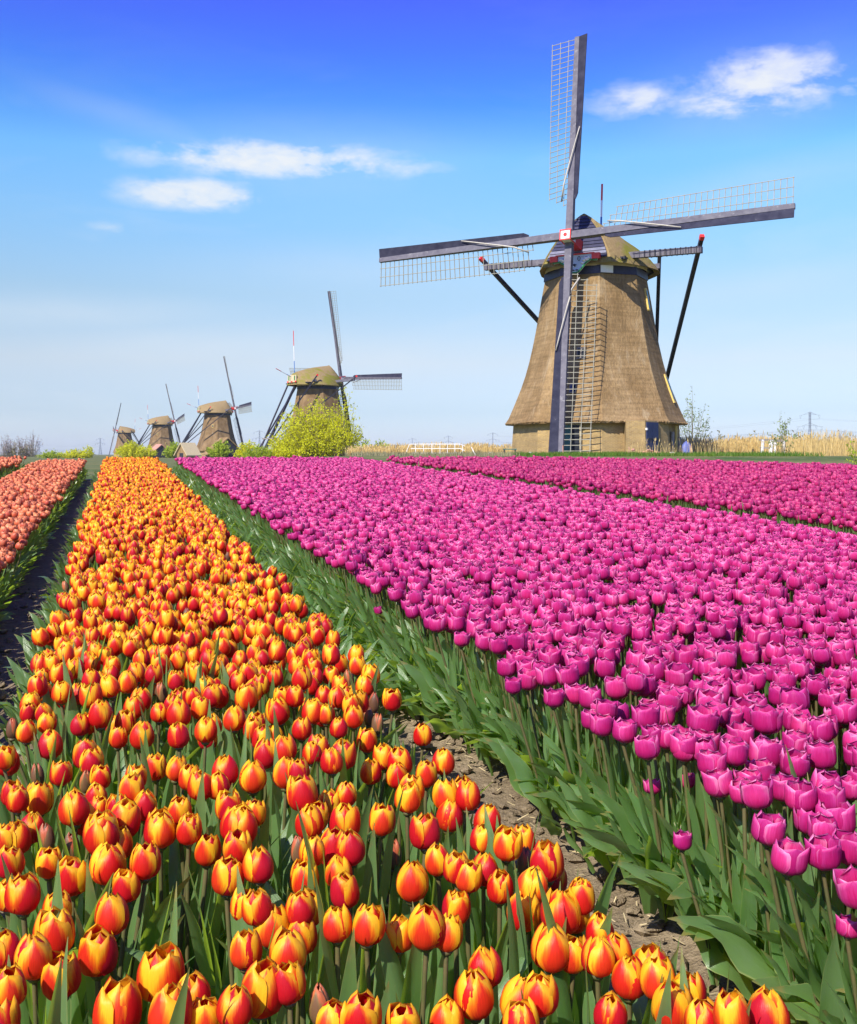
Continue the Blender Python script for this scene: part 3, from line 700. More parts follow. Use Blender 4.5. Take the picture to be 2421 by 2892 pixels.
def bush(name, x, y, h, wd, nshoot, nleaf, lsize, mat, label, cat, spread=.9, stemr=.05, fill=.25, dep=None, group=None, lean=0.0, trunk_name='stems', base=None, bare_top=0.0):
    """many shoots fan out of the ground; leaves sit in loose sprays along them, thinning to single twigs at the outline"""
    z = gzf(x, y) - .1 if base is None else base
    root = empty(name, (x, y, z)); tag(root, label, cat, group); dep = dep or wd
    st, fo = MB(), MB(); P = []
    for i in range(nshoot):
        a = random.random() * 2 * PI; rr = math.sqrt(random.random()); q = random.random()
        tipx, tipy = math.cos(a) * rr * wd / 2, math.sin(a) * rr * dep / 2
        hh = h * (1 - .62 * rr ** 2.2) * random.uniform(.60, 1.10)
        bx, by = tipx * .35 + random.uniform(-.1, .1) * wd * .3, tipy * .35
        pts = []
        for k in range(6):
            t_ = k / 5; bend = t_ ** 1.6
            pts.append(Vector((bx + (tipx - bx) * bend + lean * hh * t_ + random.uniform(-.02, .02) * wd * t_, by + (tipy - by) * bend, hh * (t_ ** .85))))
        st.tube(pts, stemr * random.uniform(.6, 1.2), stemr * .2, 4, cap=False)
        m_ = max(2, int(nleaf / nshoot))
        for _ in range(m_):
            t_ = fill + (1 - fill) * random.random() ** .8
            k = min(4, int(t_ * 5)); p = pts[k].lerp(pts[k + 1], t_ * 5 - k)
            sp = h * .045 * (1.25 - t_) + lsize * .5
            P.append((p.x + random.gauss(0, sp), p.y + random.gauss(0, sp), max(.05, p.z + random.gauss(0, sp * 1.1))))
    leaf_quads(fo, P, lsize)
    st.build(trunk_name, M['twig'], root); fo.build('foliage', M[mat], root)
    return root
# the big yellow willow in front of the second mill: several overlapping clumps grow from one stool
d = 150
bush('willow_bush', px2x(888, d), d, 9.2, 13.4, 250, 13500, .19, 'willow', 'large yellow-green willow bush hiding the lower half of a mossy-capped windmill', 'bush', stemr=.06, fill=.10, dep=8)
bush('willow_bush', px2x(968, d - 1), d - 1, 10.2, 6.6, 80, 3000, .18, 'willow', 'airy bright yellow willow shoots along the flank of the big yellow willow', 'bush', stemr=.05, fill=.25)
bush('willow_bush', px2x(800, d - 3), d - 3, 3.8, 6.5, 80, 3200, .20, 'willow', 'low lime green bush at the foot of the big yellow willow, towards the hut', 'bush', fill=.05, dep=6)
bush('willow_bush', px2x(728, d - 6), d - 6, 2.6, 5.0, 50, 1700, .19, 'bushgreen', 'small lime green bush between the brown windmill and the willow', 'bush', fill=.05)
bush('willow_bush', px2x(1052, d + 14), d + 14, 3.6, 9.5, 60, 2600, .22, 'bushgreen', 'flat green thicket above the reeds beside the big yellow willow', 'bush', fill=.05)
bush('round_bush', px2x(620, 255), 255, 5.0, 6.5, 60, 2200, .34, 'bushgreen', 'green bush in front of the thatched hut roof by the brown windmill', 'bush', fill=.05)
bush('round_bush', px2x(700, 250), 250, 4.2, 6.5, 60, 2000, .34, 'willow', 'yellowish bush at the foot of the dark sail of the brown windmill', 'bush', fill=.05)
bush('round_bush', px2x(372, 330), 330, 5.2, 10.0, 90, 3600, .36, 'willow', 'dense olive yellow bush in front of the smallest windmill', 'bush', fill=.03)
bush('round_bush', px2x(410, 345), 345, 4.4, 8.0, 60, 2000, .34, 'willow', 'low yellow bush just beside the dense olive one', 'bush', fill=.03)
bush('round_bush', px2x(490, 330), 330, 5.2, 7.0, 70, 2400, .36, 'bushgreen', 'bright green bush below the second smallest windmill', 'bush', fill=.04)
bush('round_bush', px2x(245, 320), 320, 4.2, 5.0, 24, 500, .42, 'willow', 'sparse yellow bush with one tall shoot beside the smallest windmill', 'bush', fill=.05)
bush('round_bush', px2x(205, 320), 320, 2.8, 10.0, 40, 1000, .36, 'willow', 'low yellow scrub above the far end of the coral bed', 'bush', fill=.05)
bush('round_bush', px2x(145, 320), 320, 2.6, 9.0, 40, 1000, .36, 'bushgreen', 'low green scrub below the most distant pylon', 'bush', fill=.05)
# leafless and half-leafed trees
bush('bare_tree', px2x(1955, 92), 92, 6.4, 3.6, 20, 620, .10, 'sapling', 'thin half-leafed tree beside the shaded flank of the huge windmill', 'tree', stemr=.028, fill=.3, trunk_name='trunk')
bush('sapling', px2x(2212, 58), 58, 3.1, 2.0, 13, 260, .085, 'sapling', 'young sapling with small grey-green leaves behind the white footbridge rail', 'tree', stemr=.016, fill=.3, trunk_name='trunk')
bush('shrub', px2x(2432, 40), 40, 1.55, 1.5, 16, 330, .060, 'bushgreen', 'leafy green shrub at the picture edge in front of the reeds', 'bush', stemr=.012, fill=.12)
bush('shrub', px2x(2160, 86), 86, 2.2, 10, 46, 800, .11, 'olive', 'olive scrub among the reeds behind the white footbridge rail', 'bush', stemr=.02, fill=.1)
bush('shrub', px2x(2320, 84), 84, 2.3, 9, 46, 800, .11, 'olive', 'olive scrub in the reeds below the biggest pylon', 'bush', stemr=.02, fill=.1)
bush('shrub', px2x(2030, 90), 90, 2.3, 6, 30, 420, .11, 'olive', 'wispy scrub in the reeds beside the huge windmill', 'bush', stemr=.02, fill=.1)
for (x, h, wd, lab) in ((2343, 15, 15, 'round leafless grey tree on the horizon beyond the reeds, under the wires'), (2378, 16.5, 19, 'wider leafless grey tree on the horizon at the picture edge'), (2060, 13, 26, 'faint leafless tree clump on the horizon between the huge windmill and the sapling')):
    bush('distant_tree', px2x(x, 700), 700, h, wd, 120, 1500, .60, 'bare', lab, 'tree', stemr=.14, fill=.25, trunk_name='trunk')
for (x, h, wd, mt, lab) in ((8, 11, 12, 'bare', 'tall bare poplar clump at the very edge beyond the far coral bed'), (26, 11, 9, 'bare', 'bare poplar clump beside the edge one beyond the coral bed'), (62, 11, 10, 'bare', 'round bare treetop on the skyline between poplars and pylon'), (92, 12.5, 11, 'bare', 'dark round bare tree standing beside the most distant pylon'), (45, 7, 9, 'olive', 'small olive tree at the foot of the bare poplars'), (74, 6.5, 9, 'olive', 'small olive tree at the foot of the dark round tree')):
    bush('distant_tree', px2x(x, 480), 480, h, wd, 34, 420, .34, mt, lab, 'tree', stemr=.10, fill=.2, trunk_name='trunk')
# reeds and grass
def blades(name, n, fx, hh, wd, mat, lean=.18, head=0.0):
    mb = MB()
    for i in range(n):
        x, y = fx(); z = gzf(x, y) - .03; h = hh * random.uniform(.6, 1.1) * (1 + .35 * fbm(x, y * .4, .55, 3)); a = random.random() * 2 * PI
        lx, ly = random.gauss(0, lean) * h, random.gauss(0, lean) * h; w_ = wd * random.uniform(.6, 1.3); cx, cy = math.cos(a) * w_ / 2, math.sin(a) * w_ / 2
        k = len(mb.v)
        mb.v.extend([(x - cx, y - cy, z), (x + cx, y + cy, z), (x + cx * .8 + lx * .45, y + cy * .8 + ly * .45, z + h * .6), (x - cx * .8 + lx * .45, y - cy * .8 + ly * .45, z + h * .6), (x + lx, y + ly, z + h)])
        mb.f.extend([[k, k + 1, k + 2, k + 3], [k + 3, k + 2, k + 4]]); mb.mi.extend([0, 0]); mb.uv.extend([(0, 0)] * 7)
        if random.random() < head:
            k = len(mb.v); q = w_ * 1.6
            mb.v.extend([(x + lx * .9, y + ly * .9, z + h * .86), (x + lx - cx * 1.8, y + ly - cy * 1.8, z + h * .95), (x + lx * 1.15, y + ly * 1.15, z + h * 1.1), (x + lx + cx * 1.8, y + ly + cy * 1.8, z + h * .95)])
            mb.f.append([k, k + 1, k + 2, k + 3]); mb.mi.append(0); mb.uv.extend([(0, 0)] * 4)
    o = mb.build(name, M[mat]); tag(o, kind='stuff'); return o
U = random.uniform
blades('reed_bed', 5000, lambda: (U(px2x(985, 92), px2x(1470, 92)), U(88, 98)), 0.88, .05, 'reed', .14, .5)
blades('reed_bed', 9000, lambda: (U(px2x(1900, 84), px2x(2500, 84)), U(79, 90)), 1.2, .05, 'reed', .12, .5)
blades('reed_bed', 900, lambda: (U(px2x(2230, 62), px2x(2480, 62)), U(58, 68)), 1.25, .03, 'reed', .12, .5)
blades('reed_stalks', 260, lambda: (U(px2x(1780, 60), px2x(2200, 60)), U(54, 63)), .80, .022, 'reed', .16, .6)
blades('grass', 9000, lambda: (U(px2x(1440, 60), px2x(2150, 60)), U(50, 65.4)), .26, .03, 'grass', .3)
blades('grass', 2500, lambda: (U(px2x(1000, 62), px2x(1450, 62)), U(54, 70)), .30, .03, 'grassdry', .3)
blades('grass', 7000, lambda: (U(px2x(1950, 27), px2x(2520, 27)), U(20.5, 34)), .20, .016, 'grassdry', .3)

# ------------------------------------------------------------------ small things round the mills
def railing(name, pts, posts, mids, label, r_=.035, pr=.05, railmat='white'):
    root = empty(name, posts[0][0]); tag(root, label, 'railing'); o0 = Vector(posts[0][0])
    for a, b_ in posts:
        q = MB(); q.tube([Vector(a) - o0, Vector(b_) - o0], pr, n=6); q.build('post', M['white'], root)
    for a, b_ in mids:
        q = MB(); q.beam(Vector(a) - o0, Vector(b_) - o0, r_ * 2, r_ * 2.4); q.build('rail', M[railmat], root)
d = 78; gx = lambda x, dd=d: px2x(x, dd)
def gp(x, dy=0.0, z=None): yy = d + dy; return (gx(x, yy), yy, gzf(gx(x, yy), yy) - .2 if z is None else z)
zt = 1.15 + 29 / F * d
posts = [(gp(x), (gx(x), d, zt)) for x in (1174, 1197, 1220, 1243, 1264, 1285)] + [(gp(1141), (gx(1157), d, zt)), (gp(1307, -2), (gx(1307, d - 2), d - 2, zt - .1))]
railing('footbridge_railing', None, posts, [((gx(1156), d, zt), (gx(1300), d, zt)), ((gx(1300), d, zt), (gx(1312, d - 2), d - 2, zt - .15)), ((gx(1160), d, zt - .33), (gx(1300), d, zt - .33)), ((gx(1160), d, zt - .66), (gx(1300), d, zt - .66)), ((gx(1300), d, zt - .33), (gx(1312, d - 2), d - 2, zt - .48)), ((gx(1300), d, zt - .66), (gx(1312, d - 2), d - 2, zt - .8))], 'long white tubular footbridge railing in front of the golden reeds', .020, .026)
d = 62; zt = 1.15 + 41 / F * d
posts = [((gx(x - 3, d), d + dy, .85), (gx(x, d), d + dy, zt)) for x, dy in ((2155, 0), (2180, 0))] + [((gx(x, d), d + 1.3, .85), (gx(x, d), d + 1.3, zt - .05)) for x in (2196, 2210, 2236)]
railing('footbridge_rail', None, posts, [((gx(2145, d), d, zt), (gx(2212, d), d, zt - .04)), ((gx(2190, d), d + 1.3, zt - .05), (gx(2241, d), d + 1.3, zt - .08)), ((gx(2147, d), d, zt - .45), (gx(2186, d), d, zt - .5))], 'short grey-topped footbridge rail on thick white posts beside the sapling', .045, .085, 'greywood')
for (x, dd, s_, lab) in ((1384, 66, .22, 'pale boundary stone in the grass nearest the golden reeds'), (1500, 64, .24, 'pale boundary stone below the shaded wall of the huge windmill, beside its front sail'), (1701, 63, .22, 'pale boundary stone in the grass below the lattice sail shadow'), (1901, 61, .30, 'long pale boundary stone in the grass below the blue door')):
    q = MB(); lump(q, (0, 0, s_ * .35), s_ * .85); o = q.build('boundary_stone', M['stone'], None, True); o.location = (px2x(x, dd), dd, gzf(px2x(x, dd), dd) + .03); tag(o, lab, 'stone', 'boundary stones in the grass')
for (x, y0, dd, lean, mt, lab) in ((1590, 1258, 62, 0, 'redplant', 'rusty stake standing in the grass under the sail tip'), (1777, 1262, 63, 0, 'redplant', 'rusty stake in the grass beside the porch rubble'), (1344, 1262, 58, -.25, 'white', 'leaning pale stake at the end of the footbridge railing'), (1952, 1258, 61, 0, 'redplant', 'brown stake beyond the blue tarpaulin'), (2007, 1262, 62, 0, 'tar', 'dark stake at the edge of the reeds'), (2122, 1268, 62, .12, 'tar', 'dark stake close to the short footbridge rail')):
    xx = px2x(x, dd); zt = 1.15 + (HZ - y0) / F * dd; q = MB(); q.beam((lean * -.4, 0, -.2), (lean, 0, zt - gzf(xx, dd)), .05, .05, .04, .04)
    o = q.build('stake', M[mt]); o.location = (xx, dd, gzf(xx, dd)); tag(o, lab, 'stake', 'stakes in the grass')
q = MB()
for k in range(46): lump(q, (random.gauss(0, .45), random.gauss(0, .12), abs(random.gauss(.08, .12))), random.uniform(.10, .20))
o = q.build('rubble_heap', M['redplant']); o.location = (13.45, 64.0, 1.02); tag(o, 'pinkish heap of broken bricks against the lit porch wall', 'rubble', kind='stuff')
q = MB(); vs = []; N = 9
for j in range(6):
    for i in range(N):
        a = 2 * PI * i / N; rr = (.42, .40, .36, .27, .17, .04)[j] * (1 + .22 * math.sin(3 * a + j)); vs.append((rr * math.cos(a), rr * .7 * math.sin(a), (0, .2, .45, .68, .84, .92)[j] + .06 * math.sin(2 * a + j)))
q.add(vs, [(j * N + i, j * N + (i + 1) % N, (j + 1) * N + (i + 1) % N, (j + 1) * N + i) for j in range(5) for i in range(N)])
o = q.build('tarpaulin', M['tarp'], None, True); o.location = (px2x(1938, 68.5), 68.5, 1.06); tag(o, 'crumpled blue tarpaulin at the corner of the huge windmill base', 'tarpaulin')
b_ = empty('garden_bench', (px2x(1440, 69), 69, 1.06)); tag(b_, 'small dark green bench beside the base of the huge windmill', 'bench')
q = MB(); q.box((0, 0, .42), (.9, .4, .06)); q.build('seat', M['doorgreen'], b_)
for sx in (-.35, .35): q = MB(); q.box((sx, 0, .2), (.07, .34, .4)); q.build('leg', M['tar'], b_)

def hut(x, dd, wd, wall_h, roof_h, length, yaw, wallm, roofm, label, name='hut'):
    h = empty(name, (px2x(x, dd), dd, gzf(px2x(x, dd), dd)), yaw); tag(h, label, 'hut'); a, L = wd / 2, length / 2
    q = MB(); vs = [(sx * a, sy * L, zz) for sy in (-1, 1) for sx, zz in ((-1, 0), (1, 0), (1, wall_h), (-1, wall_h))] + [(0, -L, wall_h + roof_h - .15), (0, L, wall_h + roof_h - .15)]
    q.add(vs, [(0, 1, 2, 8, 3), (5, 4, 7, 9, 6), (4, 0, 3, 7), (1, 5, 6, 2)]); q.build('wall', M[wallm], h)
    q = MB()
    for sx in (-1, 1):
        A = [(0, -L - .4, wall_h + roof_h), (0, L + .4, wall_h + roof_h), (sx * (a + .7), L + .4, wall_h - .65), (sx * (a + .7), -L - .4, wall_h - .65)]
        B = [(p[0], p[1], p[2] - .28) for p in A]; q.add(A + B, [(0, 1, 2, 3), (7, 6, 5, 4), (0, 3, 7, 4), (1, 5, 6, 2), (3, 2, 6, 7)])
    q.build('roof', M[roofm], h)
    q = MB(); q.box((0, -L - .03, wall_h * .45), (1.3, .06, wall_h * .9)); q.build('door', M['tar'], h)
hut(633, 262, 7.6, 1.9, 3.4, 6, R(28), 'tar', 'thatch', 'thatched hut with a dark open gable in front of the brown windmill')
hut(530, 250, 3.4, 1.6, 2.3, 3.6, R(-38), 'thatch', 'straw', 'pale hut with a sandy pointed roof between two green bushes')
hut(449, 360, 7.4, 1.4, 3.2, 6, R(30), 'tar', 'redplant', 'low hut with a reddish roof at the foot of the second smallest windmill')

# pylons and wires, far off
def pylon(x, dd, h, label, wires=True):
    xx = px2x(x, dd); root = empty('pylon', (xx, dd, -.2)); tag(root, label, 'pylon', 'pylons on the horizon'); rb, rt = h * .085, h * .018; th = max(.20, dd * .00018)
    q = MB(); lv = [0, .16, .30, .42, .53, .63, .72, .80, .88, .96, 1.0]
    co_ = lambda t_, sx, sy: Vector((sx * (rb + (rt - rb) * min(1, t_ / .62)), sy * (rb + (rt - rb) * min(1, t_ / .62)), h * t_))
    for sx, sy in ((-1, -1), (1, -1), (1, 1), (-1, 1)):
        for t0, t1 in zip(lv, lv[1:]): q.beam(co_(t0, sx, sy), co_(t1, sx, sy), th * 1.5, th * 1.5)
    for t0, t1 in zip(lv, lv[1:]):
        for A, B in (((-1, -1), (1, -1)), ((1, -1), (1, 1)), ((1, 1), (-1, 1)), ((-1, 1), (-1, -1))):
            q.beam(co_(t0, *A), co_(t1, *B), th, th); q.beam(co_(t0, *B), co_(t1, *A), th, th)
    q.build('lattice_mast', M['galv'], root); tips = []
    for zc, hw in ((.70, .30), (.965, .24)):
        q = MB()
        for sx in (-1, 1):
            for sy in (-.02, .02):
                q.beam((0, sy * h, zc * h), (sx * hw * h, 0, zc * h - .035 * h), th * 1.2, th * 1.2); q.beam((0, sy * h, zc * h + .045 * h), (sx * hw * h * .6, 0, zc * h - .015 * h), th, th)
            for u_ in ((1.0, .55) if zc < .8 else (1.0,)):
                p = Vector((sx * hw * h * u_, 0, zc * h - .035 * h * u_)); q.beam(p, p - Vector((sx * .02 * h, 0, .075 * h)), th * .9, th * .9); q.beam(p - Vector((sx * .045 * h, 0, 0)), p - Vector((sx * .02 * h, 0, .075 * h)), th * .9, th * .9)
                tips.append(Vector((xx, dd, -.2)) + p - Vector((sx * .02 * h, 0, .075 * h)))
        q.build('cross_arm', M['galv'], root)
    return tips
T1 = pylon(2288, 1230, 50, 'biggest grey lattice pylon rising from the reeds beside the sapling')
T2 = pylon(283, 3000, 47, 'faint lattice pylon on the skyline beside the smallest windmill')
T3 = pylon(110, 3600, 46, 'faintest lattice pylon on the skyline beside the dark round tree')
T4 = pylon(733, 2000, 46, 'faint lattice pylon between the brown windmill and the yellow willow')
T5 = pylon(1165, 3100, 48, 'faint pylon above the reeds, nearest the yellow willow')
T6 = pylon(1267, 2700, 48, 'faint pylon above the middle of the long white footbridge railing')
T7 = pylon(1392, 2400, 50, 'faint pylon above the reeds, nearest the huge windmill')
T0 = [Vector((9000 * .4 - 600 + 0, 900, t_.z + 3)) + Vector((0, 0, 0)) for t_ in T1]
def wire_set(A, B, sag, rad, label):
    q = MB()
    for a, b_ in zip(A, B):
        pts = [a.lerp(b_, i / 16) - Vector((0, 0, sag * 4 * (i / 16) * (1 - i / 16))) for i in range(17)]; q.tube(pts, rad, n=3, cap=False)
    o = q.build('power_line', M['galv']); tag(o, label, 'power line')
wire_set(T3, T2, 14, .14, 'hair-thin wires sagging between the two faint pylons above the coral bed')
wire_set(T7, T1, 10, .07, 'thin wires running from behind the huge windmill to the biggest pylon')
wire_set(T1, [Vector((760, 1000, t_.z + 1)) for t_ in T1], 9, .06, 'thin wires leaving the biggest pylon over the leafless grey trees')
wire_set(T5, T6, 9, .10, 'hair-thin wires between the faint pylons above the footbridge railing')

# ------------------------------------------------------------------ tulips
def petal(H, Rm, close, A0, n_u, n_v, rr=1.0, hh=1.0, tipc=0.0, seed=0, flare=0.0):
    rnd = random.Random(seed); ph, am, skew = rnd.uniform(0, 6), rnd.uniform(.5, 1.0), rnd.uniform(-.08, .08)
    vs, uv, fs = [], [], []
    for j in range(n_v + 1):
        v = (j / n_v) ** .9
        A = A0 * (min(1, (v + .05) / .42) ** .55 if v < .42 else 1.0)
        if v > .74: A *= max(.0, 1 - ((v - .74) / .26) ** 2.4) ** .46
        A = max(A, .05)
        for i in range(n_u + 1):
            u = -1 + 2 * i / n_u
            vv = v - .055 * (1 - abs(u)) * 0
            rad = Rm * (math.sqrt(max(.03, 1 - ((.40 - v) / .415) ** 2)) if v < .40 else 1 - close * ((v - .40) / .60) ** 2.5 + flare * max(0, v - .75) ** 1.2)
            rad *= rr * (1 + .035 * (1 - abs(u)) ** 3 * (v > .15) - .045 * u * u)
            if v > .7: rad *= 1 + .05 * am * math.sin(u * 4.0 + ph) * (v - .7) / .3
            th = u * A + skew * v
            zz = H * hh * v + (.03 * H * math.sin(u * 3.1 + ph) * v ** 3) - .05 * H * u * u * v * v - tipc * H * v ** 6
            vs.append((rad * math.sin(th), -rad * math.cos(th), zz)); uv.append((.5 + .5 * u, v))
    n = n_u + 1
    for j in range(n_v):
        for i in range(n_u): fs.append((j * n + i, j * n + i + 1, (j + 1) * n + i + 1, (j + 1) * n + i))
    return vs, fs, uv
def bloom_parts(sp, seed, n_u, n_v):
    """six petals of one bloom: three outer, three inner, each (vertices, faces, uv, angle)"""
    rnd = random.Random(seed); out = []; opn = rnd.uniform(-.20, .12)
    for k in range(6):
        inner = k % 2; q = dict(sp)
        cl = q['close'] + rnd.uniform(-.07, .07) + opn; fl = q.get('flare', 0) + (rnd.random() < .25) * rnd.uniform(.1, .5)
        p = petal(q['H'], q['R'] * (.90 if inner else 1.0), cl + (.24 if inner and sp is SPEC['red'] else .10 if inner else 0), q['A'] * rnd.uniform(.92, 1.08), n_u, n_v, 1.0, (1.0 if inner else 1.0) * rnd.uniform(.95, 1.04), 0, seed * 31 + k, fl)
        out.append((*p, k * PI / 3 + rnd.uniform(-.10, .10)))
    return out
SPEC = {'red': dict(H=.061, R=.0264, close=.50, A=1.12), 'pink': dict(H=.054, R=.0296, close=.15, A=1.02, flare=.10), 'crimson': dict(H=.056, R=.028, close=.16, A=1.0, flare=.08), 'coral': dict(H=.058, R=.027, close=.28, A=1.0), 'bud': dict(H=.060, R=.0165, close=.72, A=1.15)}
def leaf_geo(L, W, th0, th1, p, twist=0.0, fold=.35, wav=.0, seed=0, ns=10, nu=4):
    rnd = random.Random(seed); ph = rnd.uniform(0, 6); vs, uv, fs = [], [], []
    pos = Vector((0, .003, 0)); side0 = Vector((1, 0, 0))
    for j in range(ns + 1):
        s_ = j / ns; th = th0 + th1 * s_ ** p; dvec = Vector((0, math.sin(th), math.cos(th)))
        if j: pos = pos + dvec * (L / ns)
        nrm = Vector((0, math.cos(th), -math.sin(th))); q = Matrix.Rotation(twist * s_, 3, dvec); sd, nn = q @ side0, q @ nrm
        wd = W * ((s_ + .12) / .45) ** .6 if s_ < .33 else W * max(.0, 1 - ((s_ - .33) / .67) ** 1.9)
        wd = min(wd, W); wd = max(wd, W * .02)
        for i in range(nu + 1):
            u = -1 + 2 * i / nu
            o = sd * (u * wd) - nn * (fold * abs(u) ** 1.3 * wd * (1 - .5 * s_)) * -1.0
            o += nn * (wav * W * math.sin(s_ * 11 + ph + (1.3 if u > 0 else 0)) * abs(u) ** 1.5 * math.sin(PI * min(1, s_ * 1.1)))
            vs.append(pos + o); uv.append((.5 + .5 * u, s_))
    n = nu + 1
    for j in range(ns):
        for i in range(nu): fs.append((j * n + i, j * n + i + 1, (j + 1) * n + i + 1, (j + 1) * n + i))
    return vs, fs, uv
LEAVES = {
    'upright': [leaf_geo(U(.34, .46), U(.018, .030), U(.04, .18), U(.05, .35), 1.5, U(-1.2, 1.2), .5, .25, i) for i in range(8)],
    'arch': [leaf_geo(U(.30, .40), U(.020, .029), U(.12, .30), U(.5, 1.25), 1.8, U(-.9, .9), .35, .35, 20 + i) for i in range(7)],
    'oblique': [leaf_geo(U(.30, .40), U(.028, .044), U(.25, .60), U(.2, .8), 1.6, U(-1.4, 1.4), .35, .45, 60 + i, 12) for i in range(8)],
    'broad': [leaf_geo(U(.25, .33), U(.038, .058), U(.35, .70), U(.5, 1.2), 1.5, U(-.7, .7), .28, .42, 40 + i, 12) for i in range(8)]}
LEAF_ME = {}
for k, lst in LEAVES.items():
    LEAF_ME[k] = []
    for vs, fs, uv in lst:
        q = MB(); q.add(vs, fs, 0, uv); LEAF_ME[k].append(q.mesh('tulip_leaf', M['leaf'], True))
PETAL_ME = {}; BLOOM_ME = {}
def petals_for(sp, mat, nvar, seed0):
    res = []
    for s_ in range(nvar):
        one = []
        for vs, fs, uv, ang in bloom_parts(SPEC[sp], seed0 + s_, 6, 8):
            q = MB(); q.add(vs, fs, 0, uv); one.append((q.mesh('petal', mat, True), ang))
        res.append(one)
    return res
PETAL_ME['red'] = petals_for('red', M['petal_red'], 8, 100); PETAL_ME['pink'] = petals_for('pink', M['petal_pink'], 8, 200)
PETAL_ME['redbud'] = petals_for('bud', M['petal_bud'], 2, 300)
q = MB(); q.tube([(0, 0, -.002), (0, 0, .012), (0, 0, .026)], .006, .003, 6); q.tube([(0, 0, -.004), (0, 0, .004)], .0075, .0125, 8); HEART_ME = q.mesh('bloom', M['stem'], True)
q = MB(); q.tube([(0, 0, 0), (.004, .002, .33), (.002, 0, .66), (0, 0, 1.0)], .0040, .0036, 7, cap=False); STEM_ME = q.mesh('stem', M['stem'], True)

def soil_h(x, y): return SL * y + G0
HEADC = PH = .36                                          # height of a bloom's middle above the ground
heads = {'red': [], 'pink': []}                      # (x, y, head-centre height above ground, diameter factor, kind)
placed = {'red': [], 'pink': []}
def put_px(bed, x, y, wpx, bud=False):
    """stand a tulip where the photo shows one: its depth follows from the height of its bloom above the ground"""
    t_ = y - 1191.0; dh = random.uniform(-.02, .025) - (.035 if bud else 0)
    Y = F * (.70 - dh) / t_; X = (x - CX) / F * Y
    ref = .0535 if bed == 'red' else .0585
    s_ = .85 if bud else float(np.clip(wpx * Y / F / ref, .80, 1.22))
    heads[bed].append((X, Y, HEADC + dh, s_, 'bud' if bud else 'open'))
def crop(bed, x0, y0, k, lst):
    for a in lst: put_px(bed, x0 + a[0] * k, y0 + a[1] * k, a[2] * k, len(a) > 3)
crop('red', 0, 2300, .512, [(540, 745, 220), (345, 875, 215), (60, 940, 150), (890, 870, 260), (1435, 950, 260), (1290, 1050, 200), (1600, 920, 190), (650, 1060, 270), (920, 1080, 250), (1065, 970, 210), (1130, 1110, 190),
    (620, 545, 200), (405, 330, 180), (300, 640, 230), (190, 760, 220), (700, 385, 150), (590, 260, 200), (640, 150, 170), (800, 250, 170), (570, 100, 190), (885, 75, 170), (1040, 75, 130), (1140, 185, 150), (1310, 170, 160), (1325, 50, 190),
    (1250, 330, 180), (1435, 270, 170), (1340, 480, 160), (1435, 500, 160), (1490, 600, 200), (1665, 505, 170), (1590, 740, 220), (1660, 660, 180), (1355, 735, 150), (1680, 340, 170), (100, 120, 160), (40, 120, 110), (55, 250, 150),
    (130, 430, 190), (50, 430, 150), (270, 255, 140), (35, 735, 130), (310, 510, 130), (10, 1110, 120), (400, 170, 90, 1), (260, 120, 80, 1), (1650, 190, 90, 1), (1720, 190, 150), (480, 20, 150), (160, 60, 150)])
crop('red', 800, 2300, .512, [(790, 600, 210), (900, 650, 170), (950, 500, 150), (640, 650, 130), (460, 600, 190), (300, 590, 130), (120, 500, 180), (300, 300, 160), (345, 410, 170), (280, 180, 190), (380, 170, 170),
    (710, 360, 190), (785, 85, 170), (855, 240, 110), (960, 280, 130), (1010, 330, 130), (1105, 290, 160), (1195, 385, 140), (1230, 150, 160), (1325, 130, 110), (1095, 120, 130), (1115, 20, 150), (1360, 370, 180), (1490, 350, 130), (1460, 250, 190),
    (1325, 510, 200), (1480, 720, 230), (1600, 750, 180), (1540, 530, 220), (1640, 440, 150), (1120, 835, 200), (1060, 975, 230), (1290, 1010, 240), (1420, 980, 190), (420, 1100, 230), (270, 1120, 170), (670, 1140, 150), (900, 1120, 190), (1320, 1120, 200),
    (90, 190, 90, 1), (1330, 250, 70, 1), (210, 1040, 70, 1), (540, 20, 150), (340, 30, 170), (150, 30, 160)])
crop('red', 1600, 2100, .467, [(85, 920, 160), (40, 1020, 160), (210, 1120, 180), (190, 1270, 210), (310, 1240, 150), (380, 1400, 220), (520, 1330, 230), (560, 1410, 220), (640, 1570, 260), (750, 1470, 150), (840, 1640, 220), (1010, 1620, 150), (1215, 1640, 270), (260, 1600, 120)])
